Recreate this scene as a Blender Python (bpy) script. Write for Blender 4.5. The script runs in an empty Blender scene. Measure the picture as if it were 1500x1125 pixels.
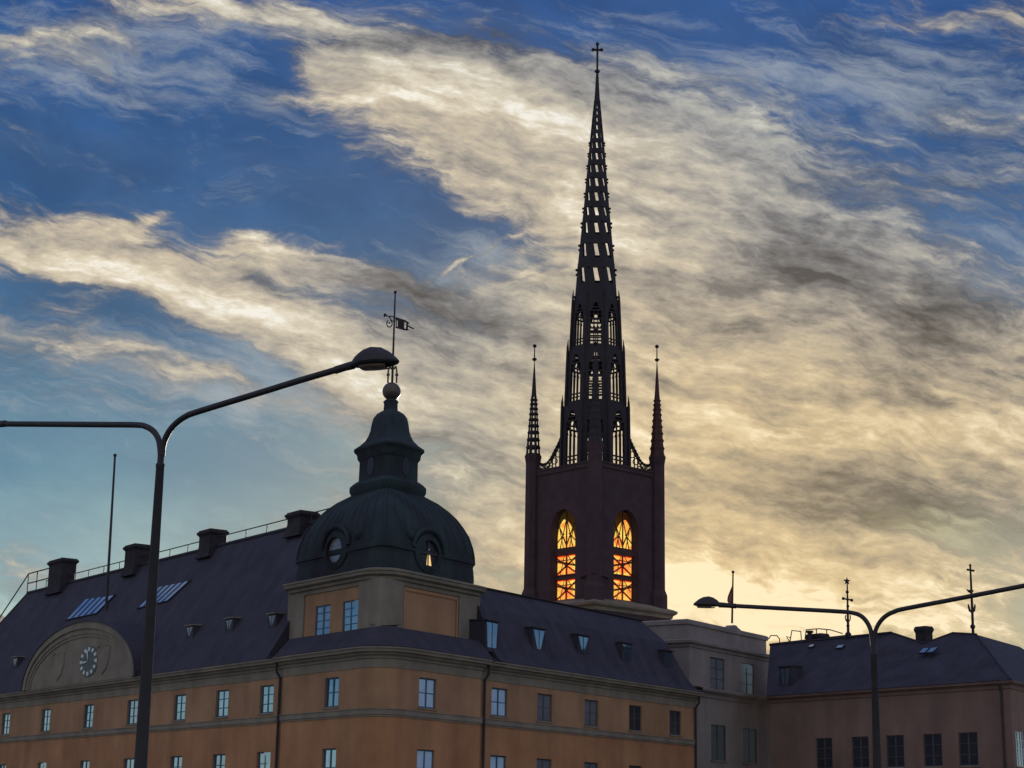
import bpy, bmesh, math, random
from mathutils import Vector, Matrix
random.seed(7)
S = bpy.context.scene
R_ = math.radians

# ------------------------------------------------------------------ camera
F_PX, PITCH, ROLL = 2600.0, R_(14.0), R_(1.0)
CAM = Vector((0, 0, 1.7))
FW = Vector((0, math.cos(PITCH), math.sin(PITCH)))
_r0, _u0 = Vector((1, 0, 0)), Vector((0, -math.sin(PITCH), math.cos(PITCH)))
RT = _r0 * math.cos(ROLL) + _u0 * math.sin(ROLL)
UP = _u0 * math.cos(ROLL) - _r0 * math.sin(ROLL)
cd = bpy.data.cameras.new("camera"); cam = bpy.data.objects.new("camera", cd)
S.collection.objects.link(cam)
cd.sensor_fit = 'HORIZONTAL'; cd.sensor_width = 36.0; cd.lens = 36.0 * F_PX / 1500.0
cd.clip_start = 0.1; cd.clip_end = 20000
M = Matrix((RT, UP, -FW)).transposed().to_4x4(); M.translation = CAM
cam.matrix_world = M
S.camera = cam
S.view_settings.view_transform = 'Standard'; S.view_settings.look = 'None'
S.view_settings.exposure = 0.0; S.view_settings.gamma = 1.0
S.view_settings.use_curve_mapping = False
S.cycles.max_bounces = 5; S.cycles.diffuse_bounces = 2; S.cycles.glossy_bounces = 3

def ray(x, y):
    d = FW * F_PX + RT * (x - 750) - UP * (y - 562.5)
    return d / d.y
def at(x, y, Y):
    return CAM + ray(x, y) * Y

def lin(c):
    return tuple(((v/255.0)/12.92 if v <= 10 else ((v/255.0+0.055)/1.055)**2.4) for v in c)

# ------------------------------------------------------------------ world / sky
SUN_DIR = ray(871, 812).normalized()
SUN_EL = math.asin(SUN_DIR.z); SUN_AZ = math.atan2(SUN_DIR.x, SUN_DIR.y)
W = bpy.data.worlds.new("World"); S.world = W; W.use_nodes = True
def build_world():
    nt = W.node_tree; N = nt.nodes; L = nt.links; N.clear()
    def put(sock, v):
        if isinstance(v, bpy.types.NodeSocket): L.new(v, sock)
        else: sock.default_value = v
    def m(op, a, b=0.0, c=0.0, clamp=False):
        n = N.new('ShaderNodeMath'); n.operation = op; n.use_clamp = clamp
        put(n.inputs[0], a); put(n.inputs[1], b)
        if op in ('MULTIPLY_ADD',): put(n.inputs[2], c)
        return n.outputs[0]
    def add(*a):
        o = a[0]
        for x in a[1:]: o = m('ADD', o, x)
        return o
    def mul(a, b): return m('MULTIPLY', a, b)
    def sstep(x, lo, hi, a=0.0, b=1.0):
        n = N.new('ShaderNodeMapRange'); n.interpolation_type = 'SMOOTHSTEP'
        put(n.inputs['Value'], x); n.inputs['From Min'].default_value = lo; n.inputs['From Max'].default_value = hi
        n.inputs['To Min'].default_value = a; n.inputs['To Max'].default_value = b
        return n.outputs[0]
    def mixc(f, a, b, mode='MIX'):
        n = N.new('ShaderNodeMix'); n.data_type = 'RGBA'; n.blend_type = mode; n.clamp_factor = True
        put(n.inputs[0], f)
        for s, v in ((n.inputs[6], a), (n.inputs[7], b)):
            if isinstance(v, bpy.types.NodeSocket): L.new(v, s)
            else: s.default_value = (v[0], v[1], v[2], 1)
        return n.outputs[2]
    def comb(x, y, z=0.0):
        n = N.new('ShaderNodeCombineXYZ'); put(n.inputs[0], x); put(n.inputs[1], y); put(n.inputs[2], z)
        return n.outputs[0]
    def mapping(vec, loc=(0, 0, 0), rot=0.0, sc=(1, 1, 1), typ='POINT'):
        n = N.new('ShaderNodeMapping'); n.vector_type = typ; L.new(vec, n.inputs['Vector'])
        n.inputs['Location'].default_value = loc; n.inputs['Rotation'].default_value = (0, 0, rot)
        n.inputs['Scale'].default_value = sc
        return n.outputs[0]
    def noise(vec, scale, detail=8, rough=0.55, dist=0.0, color=False):
        n = N.new('ShaderNodeTexNoise'); L.new(vec, n.inputs['Vector'])
        n.inputs['Scale'].default_value = scale; n.inputs['Detail'].default_value = detail
        n.inputs['Roughness'].default_value = rough; n.inputs['Distortion'].default_value = dist
        return n.outputs['Color' if color else 'Fac']
    def ramp(f, stops):
        n = N.new('ShaderNodeValToRGB'); put(n.inputs[0], f); e = n.color_ramp.elements
        while len(e) < len(stops): e.new(0.5)
        for k, (p, c) in enumerate(stops): e[k].position = p; e[k].color = (*lin(c), 1)
        return n.outputs[0]
    def vadd(a, b):
        n = N.new('ShaderNodeVectorMath'); n.operation = 'ADD'; L.new(a, n.inputs[0])
        put(n.inputs[1], b); return n.outputs[0]
    def vma(a, s, b):        # (a-0.5)*s + b
        n = N.new('ShaderNodeVectorMath'); n.operation = 'MULTIPLY_ADD'
        L.new(a, n.inputs[0]); n.inputs[1].default_value = s; L.new(b, n.inputs[2]); return n.outputs[0]

    tc = N.new('ShaderNodeTexCoord')
    sx = N.new('ShaderNodeSeparateXYZ'); L.new(tc.outputs['Generated'], sx.inputs[0])
    X, Y, Z = sx.outputs
    yc = m('MAXIMUM', m('ABSOLUTE', Y), 0.12)
    K = 2.6     # sky plane units: 1 unit is about 1000 photo pixels
    u = mul(m('DIVIDE', X, yc), K); v = mul(m('DIVIDE', Z, yc), K)
    front = sstep(Y, 0.05, 0.35)
    P = comb(u, v, sstep(Y, -0.02, 0.02, 7.0, 0.0))
    def uv(px, py):
        d = ray(px, py); return d.x * K, d.z * K
    def blob(vec, px, py, rx, ry, ang=0.0):
        a, b = uv(px, py)
        mp = mapping(vec, (a, b, 0), R_(-ang), (rx/1000.0*1.45, ry/1000.0*1.45, 1), 'TEXTURE')
        # 3rd coordinate kept out of the distance
        n = N.new('ShaderNodeVectorMath'); n.operation = 'DOT_PRODUCT'; L.new(mp, n.inputs[0]); L.new(mp, n.inputs[1])
        return m('POWER', 2.7183, mul(n.outputs['Value'], -1.4))
    def field(vec, lst, base=0.0):
        o = base
        v_ = vec
        for (px, py, rx, ry, ang, w) in lst:
            o = m('MULTIPLY_ADD', blob(v_, px, py, rx, ry, ang), w, o)
            n = N.new('ShaderNodeVectorMath'); n.operation = 'MULTIPLY_ADD'     # one blob after the other, so few values are held at once
            L.new(o, n.inputs[0]); n.inputs[1].default_value = (1e-7, 1e-7, 1e-7); L.new(vec, n.inputs[2]); v_ = n.outputs[0]
        return o
    # warped coordinates
    w1 = noise(P, 2.2, 3, 0.5, 0, True)
    w2 = noise(P, 9.0, 4, 0.55, 0, True)
    Pw = vma(w1, (0.16, 0.10, 0), vadd(P, (-0.08, -0.05, 0)))
    Pw = vma(w2, (0.075, 0.06, 0), vadd(Pw, (-0.0375, -0.03, 0)))
    COVER = [
        (140, 70, 150, 36, 0, .36), (90, 50, 80, 12, -6, .4), (215, 55, 60, 12, 20, .25), (200, 95, 70, 35, 0, .2), (360, 12, 170, 24, 4, .85), (480, 25, 60, 14, 12, .3),
        (620, 130, 150, 55, 8, .95), (720, 175, 170, 60, 15, .7), (690, 250, 150, 38, 30, .75), (480, 120, 50, 30, 60, .45), (405, 155, 25, 22, 0, .3),
        (900, 200, 260, 110, 15, .8), (1080, 300, 300, 130, 12, .8), (880, 420, 200, 110, 30, .55),
        (1130, 520, 420, 170, 5, .85), (1180, 720, 420, 170, 0, .8), (950, 760, 330, 170, 0, .6), (1320, 470, 250, 90, -5, .4),
        (80, 380, 130, 26, 12, .95), (210, 405, 150, 34, 18, .95), (330, 455, 150, 34, 20, .95), (455, 520, 130, 34, 30, .9), (575, 580, 110, 36, 25, .6),
        (160, 335, 110, 30, 0, .7), (215, 318, 40, 10, -22, .5), (380, 380, 110, 45, 8, .75), (345, 345, 40, 20, 0, .4), (480, 352, 40, 8, -10, .45),
        (540, 405, 120, 22, 12, .65), (600, 425, 90, 14, 14, .4), (640, 520, 120, 50, 20, .35), (720, 610, 170, 50, 8, .5), (690, 430, 140, 50, 5, -.35), (800, 400, 70, 60, 0, -.35), (690, 700, 110, 60, 0, -.1), (60, 430, 120, 14, 10, -.3),
        (150, 560, 330, 80, 5, .22), (180, 535, 190, 16, 6, .4), (270, 505, 150, 22, 19, -.45), (430, 575, 110, 24, 26, -.3), (330, 565, 110, 14, 8, .4), (90, 505, 120, 14, 5, .3), (430, 600, 140, 22, 10, .25), (100, 640, 130, 12, 3, .2),
        (690, 377, 62, 4, -22, .8), (770, 425, 90, 9, -15, .5), (770, 405, 60, 5, -22, .4), (820, 460, 70, 12, -12, .4), (700, 345, 30, 10, 0, .3),
        (1270, 12, 110, 12, 4, .5), (1420, 20, 120, 16, 2, .55), (1450, 75, 70, 12, 0, .35), (1440, 160, 90, 30, 0, .35), (1450, 240, 120, 60, 0, .35),
        # clear gaps
        (250, 240, 270, 85, 5, -.9), (335, 95, 130, 48, 6, -.85), (260, 150, 120, 40, 0, -.5), (560, 330, 170, 45, 12, -.75), (760, 365, 120, 38, 8, -.55), (40, 10, 90, 20, 0, -.4),
        (1080, 28, 260, 40, 2, -.75), (1330, 105, 240, 40, 4, -.8), (760, 20, 220, 30, 0, -.25), (130, 680, 330, 110, 0, -.6), (380, 700, 250, 70, 0, -.3),
        (1440, 345, 150, 44, 4, -.6), (1410, 770, 150, 50, 12, -.65), (1300, 200, 160, 40, 8, -.3), (1480, 420, 90, 30, 0, -.4), (1400, 230, 120, 30, 5, -.3), (1260, 270, 130, 40, 10, -.35), (1400, 420, 130, 40, 0, -.35), (1230, 440, 70, 20, 0, -.2), (285, 343, 45, 26, 10, -.5), (1020, 420, 70, 20, 10, -.25), (930, 540, 60, 24, 20, -.25), (1190, 300, 90, 30, 0, -.15), (1300, 780, 120, 30, 20, -.2),
    ]
    LIGHT = [
        (610, 118, 90, 40, 5, .26), (720, 175, 110, 35, 12, .20), (540, 160, 60, 20, 0, .15), (200, 412, 140, 22, 18, .20), (340, 457, 110, 20, 20, .20), (470, 515, 100, 24, 28, .20),
        (60, 380, 90, 14, 10, .24), (380, 360, 90, 22, 8, .18), (180, 330, 80, 16, 0, .05), (350, 12, 130, 16, 4, .14), (470, 25, 50, 12, 10, .12), (100, 50, 70, 12, 0, .1),
        (880, 230, 130, 40, 15, .12), (960, 300, 120, 50, 20, .10), (840, 330, 60, 40, 40, .16), (1000, 560, 220, 60, 0, .12), (1200, 650, 260, 60, 0, .02), (1300, 640, 260, 24, -3, .10),
        (1090, 880, 230, 40, 8, .5), (1130, 905, 120, 18, 6, .35), (1000, 850, 130, 60, 0, .22), (1470, 850, 130, 70, 0, .3), (1430, 640, 130, 30, 0, .15), (1280, 545, 70, 50, 40, -.02), (960, 620, 130, 60, 0, .2), (560, 580, 90, 20, 20, .25),
        # shaded masses
        (1160, 355, 90, 38, 5, -.32), (1130, 405, 120, 20, 0, -.22), (1330, 515, 80, 60, -40, -.22), (1080, 475, 90, 16, 0, -.22), (1380, 460, 120, 40, -10, -.18),
        (1050, 200, 140, 40, 15, -.05), (1260, 250, 140, 70, 10, -.12), (1400, 300, 140, 60, 5, -.12), (1180, 180, 160, 40, 10, .08), (960, 560, 50, 26, 20, -.2), (1100, 590, 80, 40, 20, -.18), (800, 100, 120, 30, 10, -.18),
        (640, 450, 110, 40, 10, -.2), (500, 400, 120, 25, 12, -.1), (610, 430, 110, 30, 12, -.18), (600, 500, 110, 30, 20, -.12), (720, 640, 150, 60, 0, -.05), (1330, 750, 160, 50, 10, -.25), (1400, 780, 110, 40, 10, -.2),
        (1250, 420, 140, 40, 5, -.15), (760, 215, 60, 14, 20, -.1), (560, 65, 140, 20, 0, -.2), (700, 50, 150, 30, 0, -.25),
    ]
    Ps = mapping(Pw, rot=R_(-13), sc=(1.0, .36, 1.0), typ='TEXTURE')
    fb = noise(Ps, 3.2, 11, 0.62)
    off = vadd(Ps, (0.022, 0.055, 0))
    fb2 = noise(off, 3.2, 6, 0.58)
    fine = noise(mapping(Pw, rot=R_(-9), sc=(1.0, .34, 1.0), typ='TEXTURE'), 11.0, 8, 0.66, 0.4)
    mott = noise(mapping(P, rot=R_(-6), sc=(1.0, .45, 1.0), typ='TEXTURE'), 34.0, 4, 0.6)
    cover = m('MULTIPLY_ADD', front, m('SUBTRACT', field(Pw, COVER, 0.30), 0.48), 0.48)
    fib = noise(mapping(Pw, rot=R_(-16), sc=(1.0, .20, 1.0), typ='TEXTURE'), 5.0, 7, 0.64, 0.25)
    ridge = m('SUBTRACT', 1.0, mul(m('ABSOLUTE', m('SUBTRACT', fib, 0.5)), 5.0), clamp=True)
    dens = add(mul(cover, 0.86), mul(m('SUBTRACT', fb, 0.5), 1.9), mul(m('SUBTRACT', fine, 0.5), 1.15), mul(m('SUBTRACT', ridge, 0.55), 0.30))
    D = sstep(dens, 0.12, 1.0)
    relief = m('SUBTRACT', fb, fb2)
    light = m('MULTIPLY_ADD', front, m('SUBTRACT', field(Pw, LIGHT, 0.46), 0.5), 0.5)
    lum = add(light, mul(m('SUBTRACT', ridge, 0.55), 0.16), mul(m('SUBTRACT', D, 0.75), 0.30), mul(relief, 1.1), mul(m('SUBTRACT', fine, 0.5), 0.40), mul(m('SUBTRACT', fb, 0.5), 0.28), mul(m('SUBTRACT', mott, 0.5), 0.42))
    lum = m('MULTIPLY_ADD', lum, 1.18, -0.10)
    ccol = ramp(lum, [(0.0, (84, 80, 78)), (0.28, (130, 125, 121)), (0.5, (172, 163, 151)), (0.72, (208, 194, 170)), (0.88, (232, 220, 196)), (1.0, (252, 245, 230))])
    # warmth towards the low sun, bluer grey aloft on the right
    warm = m('MULTIPLY', front, field(P, [(1120, 900, 520, 260, 0, .85), (1350, 600, 330, 150, 0, .35), (900, 560, 260, 170, 0, .22)]), clamp=True)
    ccol = mixc(warm, ccol, mixc(1.0, ccol, (1.03, .89, .62), 'MULTIPLY'))
    cool = m('MULTIPLY', front, field(P, [(1380, 270, 330, 170, 0, 1.0), (1150, 170, 250, 70, 8, .6), (680, 470, 160, 80, 10, .5), (690, 680, 150, 110, 0, .9), (700, 40, 350, 60, 0, .7), (140, 80, 220, 80, 0, .6), (200, 560, 300, 90, 0, .4), (1400, 760, 200, 70, 10, .5), (620, 430, 160, 60, 10, .35), (1000, 100, 200, 60, 0, .5)]), clamp=True)
    ccol = mixc(cool, ccol, mixc(1.0, ccol, (.80, .92, 1.10), 'MULTIPLY'))
    # clear sky: gradient in elevation plus the physical sky
    hz = m('DIVIDE', v, K)
    clear = ramp(m('MULTIPLY', hz, 1.6, clamp=True), [(0.0, (200, 210, 192)), (0.15, (180, 204, 198)), (0.216, (158, 190, 192)), (0.31, (100, 146, 168)), (0.375, (94, 136, 162)), (0.45, (70, 113, 152)), (0.576, (50, 98, 150)), (0.79, (45, 90, 152)), (1.0, (44, 82, 142))])
    clear = mixc(sstep(fb, .35, .62), clear, mixc(1.0, clear, (.74, .80, .86), 'MULTIPLY'))
    clear = mixc(warm, clear, lin((196, 178, 130)))
    clear = mixc(mul(m('SUBTRACT', fb, 0.42), 0.7), clear, lin((120, 150, 180)))
    slate = noise(mapping(Pw, loc=(3.1, 1.7, 0), rot=R_(-20), sc=(1.0, .55, 1.0), typ='TEXTURE'), 2.3, 5, 0.6)
    clear = mixc(m('MULTIPLY', m('MULTIPLY', front, sstep(hz, .20, .30)), sstep(slate, .62, .36)), clear, mixc(1.0, clear, (.62, .70, .74), 'MULTIPLY'))
    # a thin high veil, torn into fibres, lies over the blue
    vf = noise(mapping(Pw, loc=(5.3, 2.2, 0), rot=R_(-12), sc=(1.0, .26, 1.0), typ='TEXTURE'), 6.5, 9, 0.68, 0.3)
    vc = field(P, [(120, 80, 190, 60, 0, .30), (300, 130, 160, 60, 10, .14), (200, 540, 330, 70, 6, .20), (420, 590, 200, 50, 8, .18), (720, 400, 160, 60, -12, .24), (1380, 120, 240, 110, 5, .20), (1100, 110, 220, 40, 5, .22), (1400, 380, 180, 100, 0, .2), (560, 30, 260, 30, 0, .18), (1400, 760, 160, 60, 0, .15), (680, 690, 200, 80, 0, .10)], 0.02)
    vd = sstep(add(vc, mul(m('SUBTRACT', vf, 0.5), 1.15)), 0.06, 0.50, 0.0, 0.62)
    veil = mixc(m('MULTIPLY', front, vd), clear, mixc(warm, lin((172, 180, 186)), lin((205, 190, 155))))
    clear = veil
    sky = N.new('ShaderNodeTexSky'); sky.sky_type = 'NISHITA'; sky.sun_disc = False
    sky.sun_elevation = SUN_EL; sky.sun_rotation = SUN_AZ
    col = mixc(D, clear, ccol)
    back = sstep(Y, 0.25, 0.82, 1.0, 0.0)      # sky beside and behind the view is brightened as added fill light
    col = mixc(back, col, mixc(1.0, col, (2.40, 2.26, 2.16), 'MULTIPLY'))
    b1 = N.new('ShaderNodeBackground'); L.new(col, b1.inputs[0]); b1.inputs[1].default_value = 1.0
    b2 = N.new('ShaderNodeBackground'); L.new(sky.outputs[0], b2.inputs[0]); b2.inputs[1].default_value = 0.05
    mx = N.new('ShaderNodeMixShader'); mx.inputs[0].default_value = 0.06
    L.new(b1.outputs[0], mx.inputs[1]); L.new(b2.outputs[0], mx.inputs[2])
    out = N.new('ShaderNodeOutputWorld'); L.new(mx.outputs[0], out.inputs[0])
build_world()
sd = bpy.data.lights.new("sun", 'SUN'); sd.energy = 5.0; sd.angle = R_(0.5); sd.color = (1.0, 0.86, 0.66)
so = bpy.data.objects.new("sun", sd); S.collection.objects.link(so)
so.rotation_euler = (-SUN_DIR).to_track_quat('-Z', 'Y').to_euler(); so.location = (0, 0, 300)

# ------------------------------------------------------------------ materials
def mat(name, col, rough=0.8, metal=0.0, var=0.25, scale=0.6, spec=0.3, bump=0.0, streak=None, col2=None, detail=6, stain=0.0):
    mt = bpy.data.materials.new(name); mt.use_nodes = True
    nt = mt.node_tree; N = nt.nodes; L = nt.links
    b = N['Principled BSDF']; b.inputs['Roughness'].default_value = rough; b.inputs['Metallic'].default_value = metal
    b.inputs['Specular IOR Level'].default_value = spec
    tc = N.new('ShaderNodeTexCoord')
    src = tc.outputs['Object']
    if streak:
        mp = N.new('ShaderNodeMapping'); mp.inputs['Scale'].default_value = streak; L.new(src, mp.inputs[0]); src = mp.outputs[0]
    n = N.new('ShaderNodeTexNoise'); n.inputs['Scale'].default_value = scale; n.inputs['Detail'].default_value = detail
    n.inputs['Roughness'].default_value = 0.62; L.new(src, n.inputs['Vector'])
    r = N.new('ShaderNodeValToRGB'); e = r.color_ramp.elements
    c2 = col2 or tuple(c * (1 + var) for c in col)
    e[0].position = 0.3; e[0].color = (*[c * (1 - var) for c in col], 1); e[1].position = 0.7; e[1].color = (*c2, 1)
    L.new(n.outputs['Fac'], r.inputs[0]); L.new(r.outputs[0], b.inputs['Base Color'])
    if stain:       # rain streaks and grime patches of the wall itself
        mp2 = N.new('ShaderNodeMapping'); mp2.inputs['Scale'].default_value = (.7, .7, .09); L.new(tc.outputs['Object'], mp2.inputs[0])
        ns = N.new('ShaderNodeTexNoise'); ns.inputs['Scale'].default_value = 1.0; ns.inputs['Detail'].default_value = 5; L.new(mp2.outputs[0], ns.inputs['Vector'])
        rs = N.new('ShaderNodeValToRGB'); rs.color_ramp.elements[0].position = .40; rs.color_ramp.elements[0].color = (1-stain, 1-stain*.95, 1-stain*.9, 1)
        rs.color_ramp.elements[1].position = .62; rs.color_ramp.elements[1].color = (1, 1, 1, 1); L.new(ns.outputs['Fac'], rs.inputs[0])
        mxs = N.new('ShaderNodeMix'); mxs.data_type = 'RGBA'; mxs.blend_type = 'MULTIPLY'; mxs.inputs[0].default_value = 1.0
        L.new(r.outputs[0], mxs.inputs[6]); L.new(rs.outputs[0], mxs.inputs[7]); L.new(mxs.outputs[2], b.inputs['Base Color'])
    if bump:
        bp = N.new('ShaderNodeBump'); bp.inputs['Strength'].default_value = bump; bp.inputs['Distance'].default_value = 0.05
        n2 = N.new('ShaderNodeTexNoise'); n2.inputs['Scale'].default_value = scale * 8; n2.inputs['Detail'].default_value = 4
        L.new(src, n2.inputs['Vector']); L.new(n2.outputs['Fac'], bp.inputs['Height']); L.new(bp.outputs[0], b.inputs['Normal'])
    return mt
def glass(name, col, metal, rough=0.06):
    mt = mat(name, col, rough, metal, 0.18, 0.9, 0.9)
    return mt
def amber(name, stops):
    mt = bpy.data.materials.new(name); mt.use_nodes = True
    nt = mt.node_tree; N = nt.nodes; L = nt.links; N.clear()
    tc = N.new('ShaderNodeTexCoord'); n = N.new('ShaderNodeTexVoronoi'); n.inputs['Scale'].default_value = 1.1
    L.new(tc.outputs['Object'], n.inputs['Vector'])
    r = N.new('ShaderNodeValToRGB'); e = r.color_ramp.elements
    while len(e) < len(stops): e.new(0.5)
    for k, (p, c) in enumerate(stops): e[k].position = p; e[k].color = (*c, 1)
    L.new(n.outputs['Color'], r.inputs[0])
    t = N.new('ShaderNodeBsdfTranslucent'); L.new(r.outputs[0], t.inputs[0])
    g = N.new('ShaderNodeBsdfDiffuse'); g.inputs[0].default_value = (.1, .04, .02, 1)
    a = N.new('ShaderNodeMixShader'); a.inputs[0].default_value = 0.06
    L.new(t.outputs[0], a.inputs[1]); L.new(g.outputs[0], a.inputs[2])
    o = N.new('ShaderNodeOutputMaterial'); L.new(a.outputs[0], o.inputs[0])
    return mt
MAT = dict(
    plaster=mat('orange_plaster', (.42, .185, .085), .9, var=.2, scale=.28, bump=.15, col2=(.46, .235, .11), stain=.16),
    plaster_top=mat('ochre_plaster', (.36, .20, .105), .9, var=.2, scale=.3, bump=.15, stain=.16),
    stone=mat('sandstone', (.225, .19, .14), .9, var=.2, scale=.5, bump=.2, stain=.16),
    greystone=mat('grey_render', (.25, .21, .19), .9, var=.18, scale=.3, bump=.15, stain=.16),
    pink=mat('brown_pink_render', (.215, .135, .105), .9, var=.2, scale=.25, bump=.15, stain=.16),
    roof=mat('dark_slate_roof', (.035, .031, .043), .75, var=.35, scale=.8, bump=.2, streak=(1, 1, .4)),
    roof_metal=mat('dark_sheet_roof', (.03, .025, .033), .6, var=.2, scale=.5),
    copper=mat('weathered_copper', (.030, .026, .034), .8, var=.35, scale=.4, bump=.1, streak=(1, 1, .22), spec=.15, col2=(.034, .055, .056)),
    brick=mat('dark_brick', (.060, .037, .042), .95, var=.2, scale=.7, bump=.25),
    iron=mat('cast_iron', (.020, .014, .017), .6, var=.3, scale=1.0),
    redbrown=mat('red_brown_iron', (.060, .024, .020), .7, var=.3, scale=1.0),  # red-brown iron, for one pinnacle and the belfry tracery
    lampsteel=mat('painted_lamp_steel', (.032, .028, .030), .6, 0, .2, 3.0),
    lens=mat('lamp_lens', (.22, .16, .10), .3, 0, .1, 5),
    chimney=mat('soot_brick', (.028, .023, .028), .9, var=.3, scale=1.5, bump=.3),
    frame=mat('window_frame_paint', (.05, .10, .16), .6, var=.1, scale=2),
    darkframe=mat('dark_window_frame', (.07, .065, .065), .6, var=.1, scale=2),
    white=mat('white_paint', (.55, .58, .54), .5, var=.08, scale=3),
    dial=mat('clock_dial', (.085, .105, .095), .6, var=.2, scale=2),
    glass=glass('sky_glass', (.19, .275, .34), .85),
    skyglass=glass('skylight_glass', (.50, .66, .78), .85),
    glassdim=mat('dim_glass', (.13, .145, .165), .25, 0, .2, .8, .5),
    glassdark=mat('dark_glass', (.035, .037, .045), .3, 0, .18, .9, .08),
    paintedsky=mat('painted_sky_glass', (.42, .58, .72), .3, 0, .12, 1.3, .6),  # bright sky reflection put into the diffuse colour of the pane
    pipe=mat('downpipe_metal', (.045, .035, .035), .6, var=.2, scale=2),
    asphalt=mat('asphalt', (.05, .05, .052), .9, var=.2, scale=.5),
    paving=mat('stone_paving', (.16, .155, .15), .9, var=.2, scale=1.2),
    amber=amber('amber_glass', [(0, (1.0, .26, .07)), (.35, (1.0, .42, .10)), (.55, (1.0, .64, .14)), (1.0, (1.0, .84, .22))]),
    redglow=amber('red_glow_glass', [(0, (.75, .07, .015)), (1.0, (.9, .12, .02))]),  # red halo of the sunlit panes put into the colour
    flag=mat('flag_cloth', (.30, .13, .10), .9, var=.2, scale=3),
    gilt=mat('gilded_metal', (.10, .08, .065), .45, .5, .2, 2),
)
skyglow = bpy.data.materials.new('sky_glow'); skyglow.use_nodes = True  # emission stands for the golden sky seen through the dome
_b = skyglow.node_tree.nodes['Principled BSDF']; _b.inputs['Base Color'].default_value = (.3, .2, .1, 1)
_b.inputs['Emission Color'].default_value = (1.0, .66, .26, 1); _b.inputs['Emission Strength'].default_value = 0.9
MAT['skyglow'] = skyglow

# ------------------------------------------------------------------ mesh helpers
class MB:
    def __init__(s): s.v = []; s.f = []
    def add(s, vs, fs):
        o = len(s.v); s.v += [Vector(p) for p in vs]; s.f += [tuple(i + o for i in f) for f in fs]; return s
    def quad(s, a, b, c, d): return s.add([a, b, c, d], [(0, 1, 2, 3)])
    def hexa(s, p):   # 4 bottom, 4 top
        return s.add(p, [(3, 2, 1, 0), (4, 5, 6, 7), (0, 1, 5, 4), (1, 2, 6, 5), (2, 3, 7, 6), (3, 0, 4, 7)])
    def bx(s, x0, x1, y0, y1, z0, z1):
        return s.hexa([(x0, y0, z0), (x1, y0, z0), (x1, y1, z0), (x0, y1, z0), (x0, y0, z1), (x1, y0, z1), (x1, y1, z1), (x0, y1, z1)])
    def tube(s, pts, rad, n=8, cap=True):
        pts = [Vector(p) for p in pts]; k = len(pts)
        if not hasattr(rad, '__len__'): rad = [rad] * k
        vs = []; prev = None
        for i, p in enumerate(pts):
            t = (pts[min(i+1, k-1)] - pts[max(i-1, 0)]).normalized()
            if prev is None:
                a = Vector((0, 0, 1)) if abs(t.z) < .9 else Vector((1, 0, 0))
                e1 = t.cross(a).normalized()
            else:
                e1 = (prev - t * prev.dot(t)).normalized()
            prev = e1; e2 = t.cross(e1)
            for j in range(n):
                w = 2 * math.pi * j / n
                vs.append(p + (e1 * math.cos(w) + e2 * math.sin(w)) * rad[i])
        fs = [(i*n+j, i*n+(j+1) % n, (i+1)*n+(j+1) % n, (i+1)*n+j) for i in range(k-1) for j in range(n)]
        if cap: fs += [tuple(range(n))[::-1], tuple((k-1)*n+j for j in range(n))]
        return s.add(vs, fs)
    def lathe(s, prof, c, n=16, rot=0.0, plan=None):
        """prof: (scale, z) rings about the axis at c; plan(w) gives the ring's outline point"""
        vs = []
        for (r, z) in prof:
            for j in range(n):
                w = rot + 2 * math.pi * j / n
                q = plan(w) if plan else Vector((math.cos(w), math.sin(w), 0))
                vs.append(Vector((c[0], c[1], 0)) + q * r + Vector((0, 0, z)))
        k = len(prof)
        fs = [(i*n+j, i*n+(j+1) % n, (i+1)*n+(j+1) % n, (i+1)*n+j) for i in range(k-1) for j in range(n)]
        fs += [tuple(range(n))[::-1], tuple((k-1)*n+j for j in range(n))]
        return s.add(vs, fs)
    def ball(s, c, r, n=12, sz=1.0):
        prof = [(max(r*math.sin(math.pi*i/8), r*.02), c[2] - r*sz*math.cos(math.pi*i/8)) for i in range(9)]
        return s.lathe(prof, c, n)
    def prism(s, poly, ext):
        n = len(poly); ext = Vector(ext); poly = [Vector(p) for p in poly]
        vs = poly + [p + ext for p in poly]
        fs = [tuple(range(n))[::-1], tuple(range(n, 2*n))] + [(i, (i+1) % n, n+(i+1) % n, n+i) for i in range(n)]
        return s.add(vs, fs)
    def build(s, name, m, parent=None, smooth=False, bevel=0.0, local=False):
        base = Vector((0, 0, 0))
        if parent is not None and not local:
            q = parent
            while q is not None: base += Vector(q.location); q = q.parent
        me = bpy.data.meshes.new(name)
        me.from_pydata([tuple(p - base) for p in s.v], [], s.f)
        bm = bmesh.new(); bm.from_mesh(me); bmesh.ops.recalc_face_normals(bm, faces=bm.faces); bm.to_mesh(me); bm.free()
        me.materials.append(MAT[m] if isinstance(m, str) else m)
        if smooth:
            for p in me.polygons: p.use_smooth = True
            try: me.set_sharp_from_angle(angle=R_(38))
            except Exception: pass
        o = bpy.data.objects.new(name, me); S.collection.objects.link(o)
        if parent is not None: o.parent = parent
        return o
def thing(name, label, cat, loc, group=None):
    o = bpy.data.objects.new(name, None); S.collection.objects.link(o); o.location = loc; o.empty_display_size = .5
    o['label'] = label; o['category'] = cat
    if group: o['group'] = group
    return o
def structure(o): o['kind'] = 'structure'; return o
def copy_tree(o, parent):
    c = o.copy(); S.collection.objects.link(c); c.parent = parent
    for ch in list(o.children):
        d = ch.copy(); S.collection.objects.link(d); d.parent = c
    return c

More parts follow.
